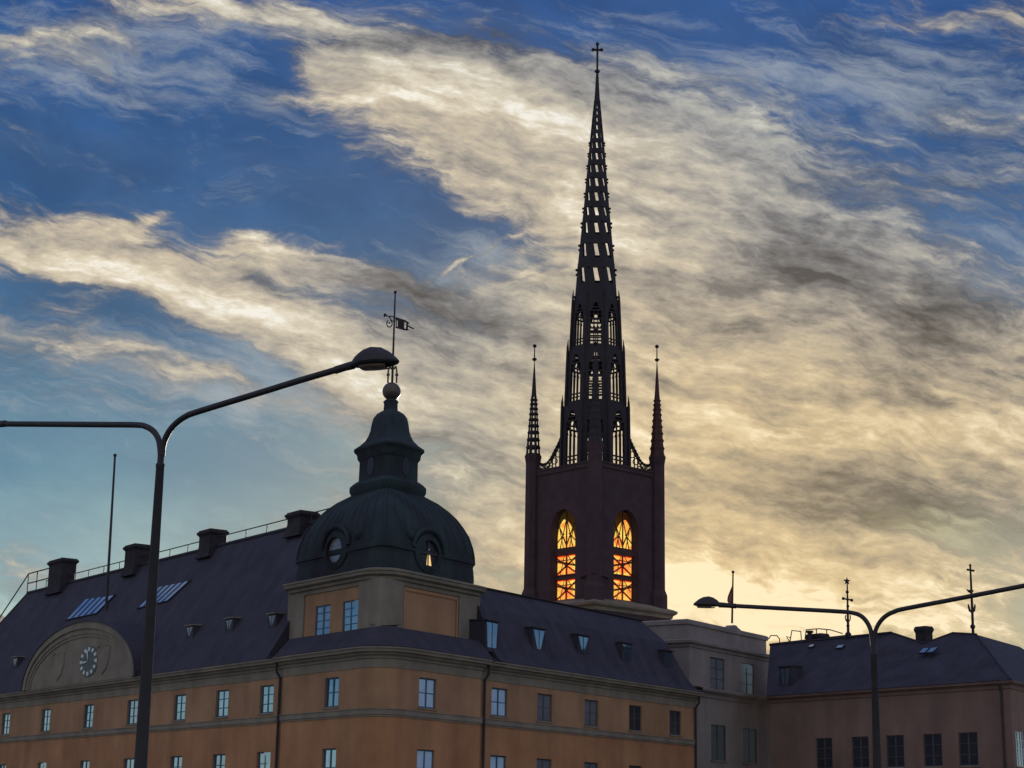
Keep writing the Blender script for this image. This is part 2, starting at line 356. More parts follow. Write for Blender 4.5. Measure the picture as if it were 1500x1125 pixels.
class Wall:
    """vertical plane through P (xy) with unit direction d; n is outward"""
    def __init__(s, P, d, n): s.P = Vector((P[0], P[1], 0)); s.d = Vector((d[0], d[1], 0)).normalized(); s.n = Vector((n[0], n[1], 0)).normalized()
    def pt(s, a, z, out=0.0): return s.P + s.d * a + s.n * out + Vector((0, 0, z))
    def solve(s, px, py, out=0.0):
        q = ray(px, py); P = s.P + s.n * out - CAM
        det = q.x * (-s.d.y) + s.d.x * q.y
        t = (P.x * (-s.d.y) + s.d.x * P.y) / det
        a = (q.x * P.y - q.y * P.x) / det
        return a, CAM.z + t * q.z
    def px(s, px, py, out=0.0):
        a, z = s.solve(px, py, out); return s.pt(a, z, out)
    def frame_rot(s):
        x = s.d if (Vector((-s.d.y, s.d.x, 0)) - (-s.n)).length < .01 else -s.d
        return math.atan2(x.y, x.x)

def panel(mb, Wl, s0, s1, z0, z1, holes=(), out=0.0, depth=0.22, back=0.0):
    ss = sorted({s0, s1} | {h[0] for h in holes if s0 < h[0] < s1} | {h[1] for h in holes if s0 < h[1] < s1})
    zs = sorted({z0, z1} | {h[2] for h in holes if z0 < h[2] < z1} | {h[3] for h in holes if z0 < h[3] < z1})
    for a, b in zip(ss, ss[1:]):
        for c, d in zip(zs, zs[1:]):
            m_, k_ = (a+b)/2, (c+d)/2
            if any(h[0] < m_ < h[1] and h[2] < k_ < h[3] for h in holes): continue
            mb.quad(Wl.pt(a, c, out), Wl.pt(b, c, out), Wl.pt(b, d, out), Wl.pt(a, d, out))
    for (a, b, c, d) in holes:
        for (p, q) in (((a, c), (b, c)), ((b, c), (b, d)), ((b, d), (a, d)), ((a, d), (a, c))):
            mb.quad(Wl.pt(p[0], p[1], out), Wl.pt(q[0], q[1], out), Wl.pt(q[0], q[1], out-depth), Wl.pt(p[0], p[1], out-depth))
    return mb

def sweep(mb, path, prof, side=1.0, closed=False):
    """sweep a profile of (out, z) along a plan polyline; side picks the outward side"""
    P = [Vector((p[0], p[1], 0)) for p in path]; n = len(P); nr = []
    for i in range(n):
        a = P[i-1] if (i > 0 or closed) else None; b = P[(i+1) % n] if (i < n-1 or closed) else None
        ns = []
        if a is not None: e = (P[i]-a).normalized(); ns.append(Vector((e.y, -e.x, 0)) * side)
        if b is not None: e = (b-P[i]).normalized(); ns.append(Vector((e.y, -e.x, 0)) * side)
        if len(ns) == 1: nr.append(ns[0])
        else:
            h = (ns[0]+ns[1]).normalized(); nr.append(h / max(h.dot(ns[0]), .35))
    k = len(prof); vs = []
    for i in range(n):
        for (o, z) in prof: vs.append(P[i] + nr[i] * o + Vector((0, 0, z)))
    fs = []
    rng = range(n if closed else n-1)
    for i in rng:
        j = (i+1) % n
        for q in range(k-1): fs.append((i*k+q, j*k+q, j*k+q+1, i*k+q+1))
    return mb.add(vs, fs)

def arc_corner(A, d1, d2, t, n=10):
    """points of an arc that rounds the corner A between directions A+d1*t and A+d2*t"""
    A = Vector((A[0], A[1], 0)); p1 = A + d1*t; p2 = A + d2*t
    half = math.acos(max(-1, min(1, d1.dot(d2)))) / 2
    r = t * math.tan(half); bis = (d1+d2).normalized(); c = A + bis * (t / math.cos(half))
    a1 = math.atan2((p1-c).y, (p1-c).x); a2 = math.atan2((p2-c).y, (p2-c).x)
    da = (a2-a1+math.pi) % (2*math.pi) - math.pi
    return [c + Vector((math.cos(a1+da*i/n), math.sin(a1+da*i/n), 0))*r for i in range(n+1)]

# ------------------------------------------------------------------ setting
g = MB(); g.quad((-6000, -6000, 0), (6000, -6000, 0), (6000, 6000, 0), (-6000, 6000, 0))
structure(g.build('ground', 'paving'))
g = MB(); g.quad((-400, -12, .004), (400, -12, .004), (400, 60, .004), (-400, 60, .004))
structure(g.build('road', 'asphalt'))

# ------------------------------------------------------------------ the domed corner building
aL, aR = R_(-36.0), R_(34.0)
dL = Vector((math.sin(aL), math.cos(aL), 0)); nL = Vector((-dL.y, dL.x, 0))
dR = Vector((math.sin(aR), math.cos(aR), 0)); nR = Vector((dR.y, -dR.x, 0))
P0 = at(560, 960, 108.0); P0.z = 0
WL = Wall(P0, dL, nL); WR = Wall(P0, dR, nR)
ZC = 12.15                       # top of the main cornice
bld = thing('domed_building', 'long orange plastered corner building with grey roofs, green domed corner pavilion and gable clock', 'building', P0)
sL_end, sR_end = 76.0, WR.solve(1019, 1050)[0]
sLp, sRp = WL.solve(416, 1000)[0], WR.solve(704, 1000)[0]     # pavilion edges (downpipes)
PJ = 0.3                                                       # pavilion projection
Pp = P0 + (nL + nR).normalized() * (PJ / (nL + nR).normalized().dot(nL))
TC = 2.2
arc = arc_corner(Pp, dL, dR, TC)
WLp = Wall(Pp, dL, nL); WRp = Wall(Pp, dR, nR)
pav_path = [WLp.pt(sLp, 0)] + arc + [WRp.pt(sRp, 0)]
full_path = [WL.pt(sL_end, 0), WL.pt(sLp, 0)] + pav_path + [WR.pt(sRp, 0), WR.pt(sR_end, 0)]
SIDE = 1.0
_e = (pav_path[1]-pav_path[0]).normalized()
if Vector((_e.y, -_e.x, 0)).dot(nL) < 0: SIDE = -1.0

# windows
def window_proto(name, w, h, cols, rows_, gm, fm, parent, depth=.16, sill=True, bar=.05):
    f = MB()
    fw = .09
    f.bx(-w/2, -w/2+fw, 0, .07, 0, h); f.bx(w/2-fw, w/2, 0, .07, 0, h)
    f.bx(-w/2+fw, w/2-fw, 0, .07, 0, fw); f.bx(-w/2+fw, w/2-fw, 0, .07, h-fw, h)
    for c in range(1, cols):
        x = -w/2 + w*c/cols; b = bar*1.5 if c*2 == cols else bar*.7
        f.bx(x-b, x+b, .0, .03, fw, h-fw)
    for r in range(1, rows_):
        z = h*r/rows_; f.bx(-w/2+fw, w/2-fw, .004, .027, z-bar*.6, z+bar*.6)
    o = f.build(name, fm, None)
    g_ = MB(); g_.bx(-w/2+.02, w/2-.02, .024, .04, .02, h-.02)
    gl = g_.build('pane', gm, o, local=True)
    if sill:
        s_ = MB(); s_.bx(-w/2-.12, w/2+.12, -.20, .0, -.10, -.004); sl = s_.build('sill', 'stone', o, local=True)
    o.parent = parent
    return o
_first = {}
def place_window(key, Wl, s, z, out, parent, args):
    base = Vector((0, 0, 0)); q = parent
    while q is not None: base += Vector(q.location); q = q.parent
    if key not in _first:
        o = window_proto(*args, parent); _first[key] = o
    else:
        o = copy_tree(_first[key], parent)
    o.location = Wl.pt(s, z, out) - base
    o.rotation_euler = (0, 0, Wl.frame_rot())
    for ch in o.children:
        if ch.name.startswith('pane'):
            ch.rotation_euler = (random.uniform(-.012, .012), 0, random.uniform(-.012, .012))
    return o

zt, zb = 10.55, 8.72            # top-floor windows
FL = 4.35                       # floor to floor
rows = [(zb, zt), (zb-FL-.45, zt-FL), (1.0, 3.2)]
sw_left = [WL.solve(x, 1050)[0] for x in (9, 67, 129, 193, 262, 324, 389)]
sw_left = [sw_left[0] + 15.2, sw_left[0] + 7.6] + sw_left
sw_right = [WR.solve(x, 1045)[0] for x in (731.5, 798, 866.5, 931, 989.5)]
sp_l, sp_r = WLp.solve(485.5, 1015)[0], WRp.solve(626.5, 1015)[0]
HW = .94
wall_t, wall_b = MB(), MB()
def facade(Wl, s0, s1, centers, key, hw, mats, out=0.0):
    holes_t = [(c-hw, c+hw, rows[0][0], rows[0][1]) for c in centers]
    holes_b = [(c-hw, c+hw, a, b) for c in centers for (a, b) in rows[1:]]
    panel(wall_t, Wl, s0, s1, 8.5, 11.1, holes_t)
    panel(wall_b, Wl, s0, s1, 0, 8.02, holes_b)
    for i, c in enumerate(centers):
        for j, (a, b) in enumerate(rows):
            gm = mats[min(i, len(mats)-1)]
            place_window((key, j, gm), Wl, c, a, -.13, bld, ('window', 2*hw, b-a, 2, 3 if key == 'l' else 2, gm, 'frame' if gm in ('glass', 'paintedsky') else 'darkframe'))
facade(WL, sLp, sL_end, sw_left, 'l', HW, ['glass'])
facade(WR, sRp, sR_end, sw_right, 'r', .94, ['paintedsky', 'glassdim', 'glassdim', 'glassdark', 'glassdark'])  # first window has the sky reflection coloured into its pane
facade(WLp, TC, sLp, [sp_l], 'p', .85, ['glass'])
facade(WRp, TC, sRp, [sp_r], 'q', .90, ['paintedsky'])
sweep(wall_t, arc, [(0, 8.5), (0, 11.1)], SIDE); sweep(wall_b, arc, [(0, 0), (0, 8.02)], SIDE)
for (Wa, Wb, s) in ((WL, WLp, sLp), (WR, WRp, sRp)):
    wall_t.quad(Wa.pt(s, 8.5), Wb.pt(s, 8.5), Wb.pt(s, 11.1), Wa.pt(s, 11.1))
    wall_b.quad(Wa.pt(s, 0), Wb.pt(s, 0), Wb.pt(s, 8.02), Wa.pt(s, 8.02))
# ends and backs
wall_b.quad(WL.pt(sL_end, 0), WL.pt(sL_end, 0, -12), WL.pt(sL_end, ZC, -12), WL.pt(sL_end, ZC))
wall_b.quad(WR.pt(sR_end, 0), WR.pt(sR_end, 0, -11), WR.pt(sR_end, ZC, -11), WR.pt(sR_end, ZC))
wall_b.quad(WL.pt(sL_end, 0, -12), WL.pt(12, 0, -12), WL.pt(12, ZC, -12), WL.pt(sL_end, ZC, -12))
wall_b.quad(WR.pt(sR_end, 0, -11), WR.pt(12, 0, -11), WR.pt(12, ZC, -11), WR.pt(sR_end, ZC, -11))
w_top = wall_t.build('upper_wall', 'plaster_top', bld); w_bot = wall_b.build('wall', 'plaster', bld)
b = MB(); sweep(b, full_path, [(0, 8.02), (.06, 8.02), (.06, 8.12), (.12, 8.14), (.12, 8.42), (.16, 8.44), (.16, 8.5), (0, 8.5)], SIDE)
b.build('string_course', 'stone', bld)
b = MB(); sweep(b, full_path, [(0, 10.95), (.05, 10.95), (.05, 11.45), (.14, 11.5), (.16, 11.62), (.34, 11.72), (.36, 11.84), (.62, 11.86), (.66, 12.02), (.74, 12.06), (.74, 12.15), (.2, 12.2), (-.6, 12.2)], SIDE)
b.build('cornice', 'stone', bld)
for (Wl, s) in ((WL, sLp + .25), (WR, sRp + .25), (WR, sR_end - .3)):
    t = MB(); t.tube([Wl.pt(s, 11.9, .5), Wl.pt(s, 11.3, .45), Wl.pt(s, 10.9, .16), Wl.pt(s, 0, .16)], .09, 8); t.build('downpipe', 'pipe', bld, True)

# left roof
SB = 6.0
sRidge0, zR = WL.solve(41, 868, -SB)
zR2 = WL.solve(413, 778, -SB)[1]
zRm = (zR + zR2) / 2
YB = 110.6
Bc = at(557, 919.6, YB)
sr1 = Wall(Bc, dL, nL).solve(423, 936)[0] + (Vector((Bc.x, Bc.y, 0))-P0).dot(dL) - .25
srR = Wall(Bc, dR, nR).solve(699, 938)[0] + (Vector((Bc.x, Bc.y, 0))-P0).dot(dR) - .25
def roofL(s, k, lift=0.0):       # point on the left roof: k 0 at eave, 1 at ridge
    nrm = Vector((nL.x*(zRm-12.2), nL.y*(zRm-12.2), SB+.55)).normalized()
    return WL.pt(s, 12.2 + (zRm-12.2)*k, .55 - (SB+.55)*k) + nrm*lift
def on_roofL(px, py):
    A = roofL(20, 0); B = roofL(40, 0); C_ = roofL(20, 1); nn = (B-A).cross(C_-A)
    q = ray(px, py); t = (A-CAM).dot(nn)/q.dot(nn); p = CAM + q*t
    k = (p.z-12.2)/(zRm-12.2); return (p-WL.P).dot(dL), k
def on_roofL2(px, py, s):        # same surface, by height only
    return on_roofL(px, py)
r = MB()
sE = sRidge0 + 6.5
r.quad(roofL(sr1, 0), roofL(sE, 0), roofL(sRidge0, 1), roofL(sr1, 1))
bk = lambda s, k: WL.pt(s, 12.2 + (zRm-12.2)*k, -12.55 + (12.55-SB)*k)
r.quad(bk(sr1, 0), bk(sE, 0), roofL(sRidge0, 1), roofL(sr1, 1))
r.add([roofL(sE, 0), bk(sE, 0), roofL(sRidge0, 1)], [(0, 1, 2)])
r.add([roofL(sr1, 0), roofL(sr1, 1), WL.pt(sr1, 12.2, -SB)], [(0, 1, 2)])
roof = r.build('roof', 'roof', bld)
# ridge cap and standing seams
rc = MB(); rc.tube([roofL(sRidge0, 1, .03), roofL(sr1, 1, .03)], .14, 8); rc.tube([roofL(sRidge0, 1), roofL(sE, 0)], .1, 8)
rc.build('ridge_cap', 'roof_metal', roof)
# chimneys on the left ridge
def chimney(Wl, s, out, zb_, zt_, la, lb, parent, m='chimney', fl=1.0):
    c = MB()
    def ring(e, z): e *= fl; return [Wl.pt(s-la-e, z, out-lb-e), Wl.pt(s+la+e, z, out-lb-e), Wl.pt(s+la+e, z, out+lb+e), Wl.pt(s-la-e, z, out+lb+e)]
    lv = [(.32, zb_), (.12, zb_+.5), (0, zb_+1.0), (0, zt_-.5), (.14, zt_-.38), (.24, zt_-.3), (.24, zt_-.14), (.10, zt_-.1), (.06, zt_)]
    for (e0, z0), (e1, z1) in zip(lv, lv[1:]): c.hexa(ring(e0, z0) + ring(e1, z1))
    return c.build('chimney', m, parent)
for (x0, x1, ytop, yb) in ((73, 113, 815, 852), (183, 222, 793, 828), (290, 335, 771, 806), (417, 470, 744, 790)):
    s, z = WL.solve((x0+x1)/2, ytop, -SB); wpx = (x1-x0)
    s0_, s1_ = WL.solve(x0, ytop, -SB)[0], WL.solve(x1, ytop, -SB)[0]
    la = max(.45, abs(s0_-s1_)/2 - 1.75)
    chimney(WL, s, -SB, zRm-.9, z-.35, la, .7, roof, 'chimney', .7)
# ridge railing
def railing(pts, h, parent, n_per=1.6, r_=.035, mid=False, name='railing'):
    t = MB()
    for A, B in zip(pts, pts[1:]):
        A, B = Vector(A), Vector(B); k = max(1, int((B-A).length/n_per))
        upv = Vector((0, 0, h))
        t.tube([A+upv, B+upv], r_, 6)
        if mid: t.tube([A+upv*.5, B+upv*.5], r_*.8, 6)
        for i in range(k+1):
            q = A.lerp(B, i/k); t.tube([q, q+upv], r_, 6)
    return t.build(name, 'lampsteel', parent)
railing([roofL(sRidge0-4.5, 1), roofL(sr1+3, 1)], .75, roof, 3.2, .045)
# larger rail frame at the ridge end
A = roofL(sRidge0+.2, 1); Bq = roofL(sRidge0-5.2, 1)
t = MB()
for hh in (.95, 1.9): t.tube([A+Vector((0, 0, hh)), Bq+Vector((0, 0, hh))], .06, 6)
for q in (A, A.lerp(Bq, .42), Bq): t.tube([q, q+Vector((0, 0, 1.9))], .06, 6)
t.tube([A+Vector((0, 0, 1.9)), roofL(sRidge0+3.2, .72)], .06, 6)
t.build('ridge_ladder_rail', 'lampsteel', roof)
# skylights lying in the slope
def skylight(corners, n):
    (s0, k0), (s1, k1), (s2, k2), (s3, k3) = corners       # bottom-left, top-left, top-right, bottom-right
    fr, gl = MB(), MB()
    def q(u, v_, lift):
        a = (s0*(1-v_)+s1*v_)*(1-u) + (s3*(1-v_)+s2*v_)*u
        k = (k0*(1-v_)+k1*v_)*(1-u) + (k3*(1-v_)+k2*v_)*u
        return roofL(a, k, lift)
    def slab(mb, u0, u1, v0, v1, l0, l1):
        mb.hexa([q(u0, v0, l0), q(u1, v0, l0), q(u1, v1, l0), q(u0, v1, l0), q(u0, v0, l1), q(u1, v0, l1), q(u1, v1, l1), q(u0, v1, l1)])
    for i in range(n):
        u0, u1 = i/n, (i+1)/n
        slab(gl, u0+.16/n, u1-.16/n, .03, .97, .06, .10)
    for i in range(n+1):
        u = i/n; slab(fr, max(0, u-.15/n), min(1, u+.15/n), 0, 1, 0, .115)
    slab(fr, -.01, 1.01, -.02, .02, 0, .12); slab(fr, -.01, 1.01, .98, 1.02, 0, .12)
    o = fr.build('skylight', 'roof_metal', roof); gl.build('skylight_glass', 'skyglass', o)
for c in (((97, 909), (126, 878), (170, 872), (143, 899)), ((202, 892), (234, 860), (280, 851), (247, 881))):
    skylight([on_roofL(*p) for p in c], 5)
# small roof dormers
def dormer(Wl, s, z, out, w, h, dep, parent, gm='glass', taper=.35, base=None, open_top=False):
    """little roof window: cheeks, sloping lid, tapering glass"""
    d = MB()
    bz = z
    A = [(-w/2, 0), (w/2, 0), (w/2, h), (-w/2, h)]
    p = lambda x, y, zz: Wl.pt(s+x, bz+zz, out-y)
    d.hexa([p(-w/2, .05, -.2), p(w/2, .05, -.2), p(w/2, dep, -.2), p(-w/2, dep, -.2), p(-w/2, .05, h), p(w/2, .05, h), p(w/2, dep, h), p(-w/2, dep, h)])
    o = d.build('dormer', 'roof', parent)
    e = MB(); e.hexa([p(-w/2-.06, -.12, h), p(w/2+.06, -.12, h), p(w/2+.06, dep, h+.03), p(-w/2-.06, dep, h+.03), p(-w/2-.06, -.12, h+.07), p(w/2+.06, -.12, h+.07), p(w/2+.06, dep, h+.16), p(-w/2-.06, dep, h+.16)])
    e.build('dormer_lid', 'stone' if gm == 'lid' else 'roof_metal', o)
    gl = MB(); tw = w/2-.1; bw = tw*taper
    for sg in (-1, 1):
        gl.hexa([p(sg*.05, .03, .1), p(sg*max(.09, bw), .03, .1), p(sg*max(.09, bw), .045, .1), p(sg*.05, .045, .1), p(sg*.05, .03, h-.1), p(sg*tw, .03, h-.1), p(sg*tw, .045, h-.1), p(sg*.05, .045, h-.1)])
    gl.build('dormer_glass', 'glassdim' if gm == 'lid' else gm, o)
    return o
for (x, y) in ((281, 922), (339, 912), (402, 906), (25, 966)):
    s, k = on_roofL(x, y+8); q = roofL(s, k)
    dormer(WL, s, q.z-.2, (q-WL.P).dot(nL)+.25, 1.15, .85, 1.1, roof, 'lid', .12)

# clock gable on the left wing
sA0, sA1 = WL.solve(43, 1005, .3)[0], WL.solve(208, 985, .3)[0]
sAc = (sA0+sA1)/2; aw = (sA0-sA1)/2
zAt = WL.solve(143, 911, .3)[1]; ah = zAt - ZC
def ell(t_, e=0.0): return sAc - (aw+e)*math.cos(t_), ZC + .05 + (ah+e)*math.sin(t_)
NT = 36
GO = .62
pg = MB(); pl = [WL.pt(*ell(math.pi*i/NT), GO) for i in range(NT+1)]
pg.prism(pl, -nL*7.0)
gable = pg.build('gable', 'stone', bld)
mo, lid = MB(), MB()
for i in range(NT):
    t0, t1 = math.pi*i/NT, math.pi*(i+1)/NT
    def seg(mb, e0, e1, o0, o1):
        mb.hexa([WL.pt(*ell(t0, e0), o0), WL.pt(*ell(t1, e0), o0), WL.pt(*ell(t1, e0), o1), WL.pt(*ell(t0, e0), o1),
                 WL.pt(*ell(t0, e1), o0), WL.pt(*ell(t1, e1), o0), WL.pt(*ell(t1, e1), o1), WL.pt(*ell(t0, e1), o1)])
    seg(mo, -1.15, -.9, GO, GO+.08); seg(mo, -.9, -.5, GO, GO+.16); seg(mo, -.5, .02, GO, GO+.30)
    seg(lid, .02, .14, -7, GO+.38)
mo.build('gable_moulding', 'stone', gable); lid.build('gable_roof', 'roof_metal', gable)
for dx in (-4.6, 4.4):
    sh = MB(); ring_ = MB(); q0 = (sAc+dx, ZC+ah*.36)
    out_ = [(-.95, .9), (-.5, 1.05), (0, .85), (.5, 1.05), (.95, .9), (.9, 0), (.55, -.75), (0, -1.15), (-.55, -.75), (-.9, 0)]
    sh.prism([WL.pt(q0[0]+x*1.2, q0[1]+z*.95, GO) for x, z in out_], nL*.06)
    ring_.tube([WL.pt(q0[0]+x*1.3, q0[1]+z*1.03, GO+.02) for x, z in out_+out_[:1]], .07, 6)
    so_ = sh.build('carved_shield', 'stone', gable); 
    ring_.build('shield_rim', 'stone', gable)
sk, zk = WL.solve(132, 969, .55); rk_s = abs(WL.solve(119.5, 969, .55)[0]-WL.solve(144.5, 969, .55)[0])/2
rk_z = abs(WL.solve(132, 948, .3)[1]-WL.solve(132, 990, .3)[1])/2
rk = (rk_s+rk_z)/2
def disc(mb, rr, o0, o1, n=32):
    mb.prism([WL.pt(sk+rk_s/rk*rr*math.cos(2*math.pi*i/n), zk+rk_z/rk*rr*math.sin(2*math.pi*i/n), o0) for i in range(n)], nL*(o1-o0))
cm = MB(); disc(cm, rk*1.08, GO, .66); clock = cm.build('clock', 'dial', bld)
c2 = MB(); disc(c2, rk*1.0, .66, .69); c2.build('dial', 'dial', clock)
nm = MB()
ck = lambda ang, rr, o: WL.pt(sk - rk_s/rk*rr*math.sin(ang), zk + rk_z/rk*rr*math.cos(ang), o)   # clockwise as seen from the street
for i in range(12):
    a_ = 2*math.pi*i/12; w_ = .13
    nm.prism([ck(a_-w_, rk*.72, .69), ck(a_+w_, rk*.72, .69), ck(a_+w_*.9, rk*.98, .69), ck(a_-w_*.9, rk*.98, .69)], nL*.03)
nm.build('hour_markers', 'white', clock)
for (ang, ln, wd) in ((R_(345), .90, .10), (R_(266), .68, .13)):
    h_ = MB(); h_.prism([ck(ang-wd*2.2, rk*.1, .72), ck(ang+wd*2.2, rk*.1, .72), ck(ang+wd, rk*ln*.8, .72), ck(ang, rk*ln, .72), ck(ang-wd, rk*ln*.8, .72)], nL*.03)
    h_.build('clock_hand', 'white', clock)

# right wing: mansard roof
SBR = 3.0
zT = (WR.solve(740, 873, -SBR)[1] + WR.solve(960, 910, -SBR)[1])/2
sT = WR.solve(995, 915, -SBR)[0]
sEv = WR.solve(1030, 1010, .6)[0] - .5
rm = MB()
mp_ = [(.6, 12.2), (.15, 12.45), (-.25, 13.0), (-.8, 14.2), (-1.5, 15.9), (-2.3, 18.2), (-SBR, zT), (-SBR-.25, zT+.08)]
mp_ = [(o, z if z < zT else zT) for o, z in mp_[:6] if z < zT-.3] + [(-SBR, zT), (-SBR-.25, zT+.08)]
endp = sT + SBR if (sT + SBR) < sEv+.6 else sEv
rpath = [WR.pt(srR, 0), WR.pt(sEv, 0), WR.pt(sEv, 0, -14)]
sweep(rm, rpath, mp_, SIDE)
rm.quad(WR.pt(srR, 0, -12), WR.pt(sEv, 0, -12), WR.pt(sEv-SBR-.25, zT+.3, -12), WR.pt(srR, zT+.3, -12))
rm.quad(WR.pt(srR, zT+.08, -SBR-.25), WR.pt(sEv-SBR-.25, zT+.08, -SBR-.25), WR.pt(sEv-SBR-.25, zT+.3, -12), WR.pt(srR, zT+.3, -12))
_cp = [WR.pt(srR, z, o) for o, z in mp_] + [WR.pt(srR, 12.2, -SBR-.25)]
rm.add(_cp, [tuple(range(len(_cp)))])
roofR = rm.build('mansard_roof', 'roof', bld)
fl = MB(); sweep(fl, rpath, [(-SBR+.1, zT-.02), (-SBR+.16, zT+.06), (-SBR-.1, zT+.14)], SIDE); fl.build('ridge_flashing', 'roof_metal', roofR)
def mans_out(z):
    for (o0, z0), (o1, z1) in zip(mp_, mp_[1:]):
        if z0 <= z <= z1: return o0 + (o1-o0)*(z-z0)/(z1-z0)
    return -SBR
for i, (x, y0, y1, w, tp) in enumerate(((721, 910, 951, 1.45, .8), (790, 921, 953, 1.6, .3), (855, 931, 959, 1.5, .2), (919, 943, 970, 1.45, .2), (980, 954, 979, 1.4, .2))):
    s, za = WR.solve(x, y1, -1.6); zb_ = WR.solve(x, y0, -1.6)[1]
    o_ = mans_out(za) + .12
    s, za = WR.solve(x, y1, o_); zb_ = WR.solve(x, y0, o_)[1]
    dormer(WR, s, za, o_, w, zb_-za, 2.2, roofR, 'glass', tp)

# pavilion: skirt roof, attic storey, cornice and dome
zBase = Bc.z
WLb = Wall(Bc, dL, nL); WRb = Wall(Bc, dR, nR)
lenL = WLb.solve(423, 936)[0]; lenR = WRb.solve(699, 938)[0]
zBT = WLb.solve(557, 846)[1]
sk_ = MB(); dback = (P0-Vector((Bc.x, Bc.y, 0)))
sk_path = [WLp.pt(sLp+1.2, 0)] + arc + [WRp.pt(sRp+1.2, 0)]
sweep(sk_, sk_path, [(.6, 12.2), (.1, 12.35), (-1.0, zBase+.02), (-3.0, zBase+.3)], SIDE)
sk_.build('skirt_roof', 'roof', bld)
att = MB()
bw = .8; aw0 = zBase-1.2
hA = [WLb.solve(x, y)[::1] for (x, y) in ((471.5, 931), (471.5, 886), (512, 926), (512, 881))]
za0 = (hA[0][1]+hA[2][1])/2; za1 = (hA[1][1]+hA[3][1])/2
hwA = .95
panel(att, WLb, 0, lenL, aw0, zBT, [(hA[0][0]-hwA, hA[0][0]+hwA, za0, za1), (hA[2][0]-hwA, hA[2][0]+hwA, za0, za1)])
panel(att, WRb, 0, lenR, aw0, zBT)
cLb, cRb = WLb.pt(lenL, 0), WRb.pt(lenR, 0); cBk = cLb + dR*lenR
Wb1 = Wall(cLb, dR, -nR); Wb2 = Wall(cRb, dL, -nL)
panel(att, Wb1, 0, lenR, aw0, zBT); panel(att, Wb2, 0, lenL, aw0, zBT)
att_o = att.build('attic_wall', 'plaster_top', bld)
for h in (hA[0], hA[2]):
    place_window('attic', WLb, h[0], za0, -.07, bld, ('window', 2*hwA, za1-za0, 2, 4, 'glass', 'frame'))
def pier(Wl, s0, s1, z0, z1, o=.14):
    b = MB(); b.hexa([Wl.pt(s0, z0, -.05), Wl.pt(s1, z0, -.05), Wl.pt(s1, z0, o), Wl.pt(s0, z0, o), Wl.pt(s0, z1, -.05), Wl.pt(s1, z1, -.05), Wl.pt(s1, z1, o), Wl.pt(s0, z1, o)])
    return b
pier(WLb, .0, WLb.solve(528, 890)[0], aw0, zBT-.02, .16).build('corner_pier', 'stone', bld)
pier(WRb, -.16, WRb.solve(588, 890)[0], aw0, zBT-.02, .16).build('corner_pier', 'stone', bld)
pier(WLb, WLb.solve(447, 890)[0], lenL+.1, aw0, zBT-.02, .12).build('corner_pier', 'stone', bld)
pier(WRb, WRb.solve(671, 890)[0], lenR+.1, aw0, zBT-.02, .12).build('corner_pier', 'stone', bld)
# recessed panel frame on the right face
fr = MB(); a0, a1 = WRb.solve(590, 890)[0], WRb.solve(670, 890)[0]
for (x0, x1, z0, z1) in ((a0, a1, zBT-.55, zBT-.35), (a0, a0+.18, aw0, zBT-.55), (a1-.18, a1, aw0, zBT-.55)):
    fr.hexa([WRb.pt(x0, z0, 0), WRb.pt(x1, z0, 0), WRb.pt(x1, z0, .08), WRb.pt(x0, z0, .08), WRb.pt(x0, z1, 0), WRb.pt(x1, z1, 0), WRb.pt(x1, z1, .08), WRb.pt(x0, z1, .08)])
fr.build('panel_frame', 'plaster_top', bld)
bpath = arc_corner(cLb, -dL, dR, .5, 4)[::-1] + arc_corner(Bc, dL, dR, 1.6, 8) + arc_corner(cRb, -dR, dL, .5, 4) + arc_corner(cBk, -dL, -dR, .6, 4)
zc1 = zBT + .72
b = MB(); sweep(b, bpath, [(-.05, zBT-.3), (.1, zBT-.28), (.12, zBT-.05), (.3, zBT), (.34, zBT+.16), (.62, zBT+.26), (.66, zBT+.44), (.74, zBT+.48), (.74, zBT+.58), (.2, zc1), (-1.2, zc1)], SIDE, True)
b.build('attic_cornice', 'stone', bld)
ctr = (Vector((Bc.x, Bc.y, 0)) + cBk)/2
hu, hv = dL*(lenL/2), dR*(lenR/2)
def plan(n_):
    def f(w):
        c, s = math.cos(w), math.sin(w); k = (abs(c)**n_ + abs(s)**n_)**(-1/n_)
        return hu*(c*k) + hv*(s*k)
    return f
YD = ctr.y
zd = lambda y: at(569, y, YD).z
FULLPX = abs((hu+hv*-1).length) * F_PX / (YD*math.cos(PITCH))   # unused guide
def kpx(px): return px/131.0*.985
prof = [(1.0, zc1-.2), (.995, zd(846)), (.985, zd(838)), (.978, zd(832)), (.99, zd(826)), (kpx(130), zd(815)), (kpx(127.5), zd(803)), (kpx(121.5), zd(787)), (kpx(113), zd(774)), (kpx(103), zd(761.5)), (kpx(90), zd(750)), (kpx(75), zd(739.5)), (kpx(58), zd(731)), (kpx(50), zd(727))]
dm = MB()
def dring(w_):      # squarer low down, rounder towards the lantern
    n_ = 6.0 + 9.0*max(0.0, min(1.0, (w_-58)/60.0)); return plan(n_), w_/138.0/2**(-1/n_)
dlist = [(131.5, zc1-.2), (131.2, zd(846)), (130.5, zd(838)), (129.5, zd(832)), (131, zd(826)), (130, zd(815)), (127.5, zd(803)), (121.5, zd(787)), (113, zd(774)), (103, zd(761.5)), (90, zd(750)), (75, zd(739.5)), (58, zd(731)), (50, zd(727))]
dvs = []
for (w_, z_) in dlist:
    pf_, k_ = dring(w_)
    for j in range(96): dvs.append(Vector((ctr.x, ctr.y, 0)) + pf_(2*math.pi*j/96)*k_ + Vector((0, 0, z_)))
dm.add(dvs, [(i*96+j, i*96+(j+1) % 96, (i+1)*96+(j+1) % 96, (i+1)*96+j) for i in range(len(dlist)-1) for j in range(96)] + [tuple((len(dlist)-1)*96+j for j in range(96))])
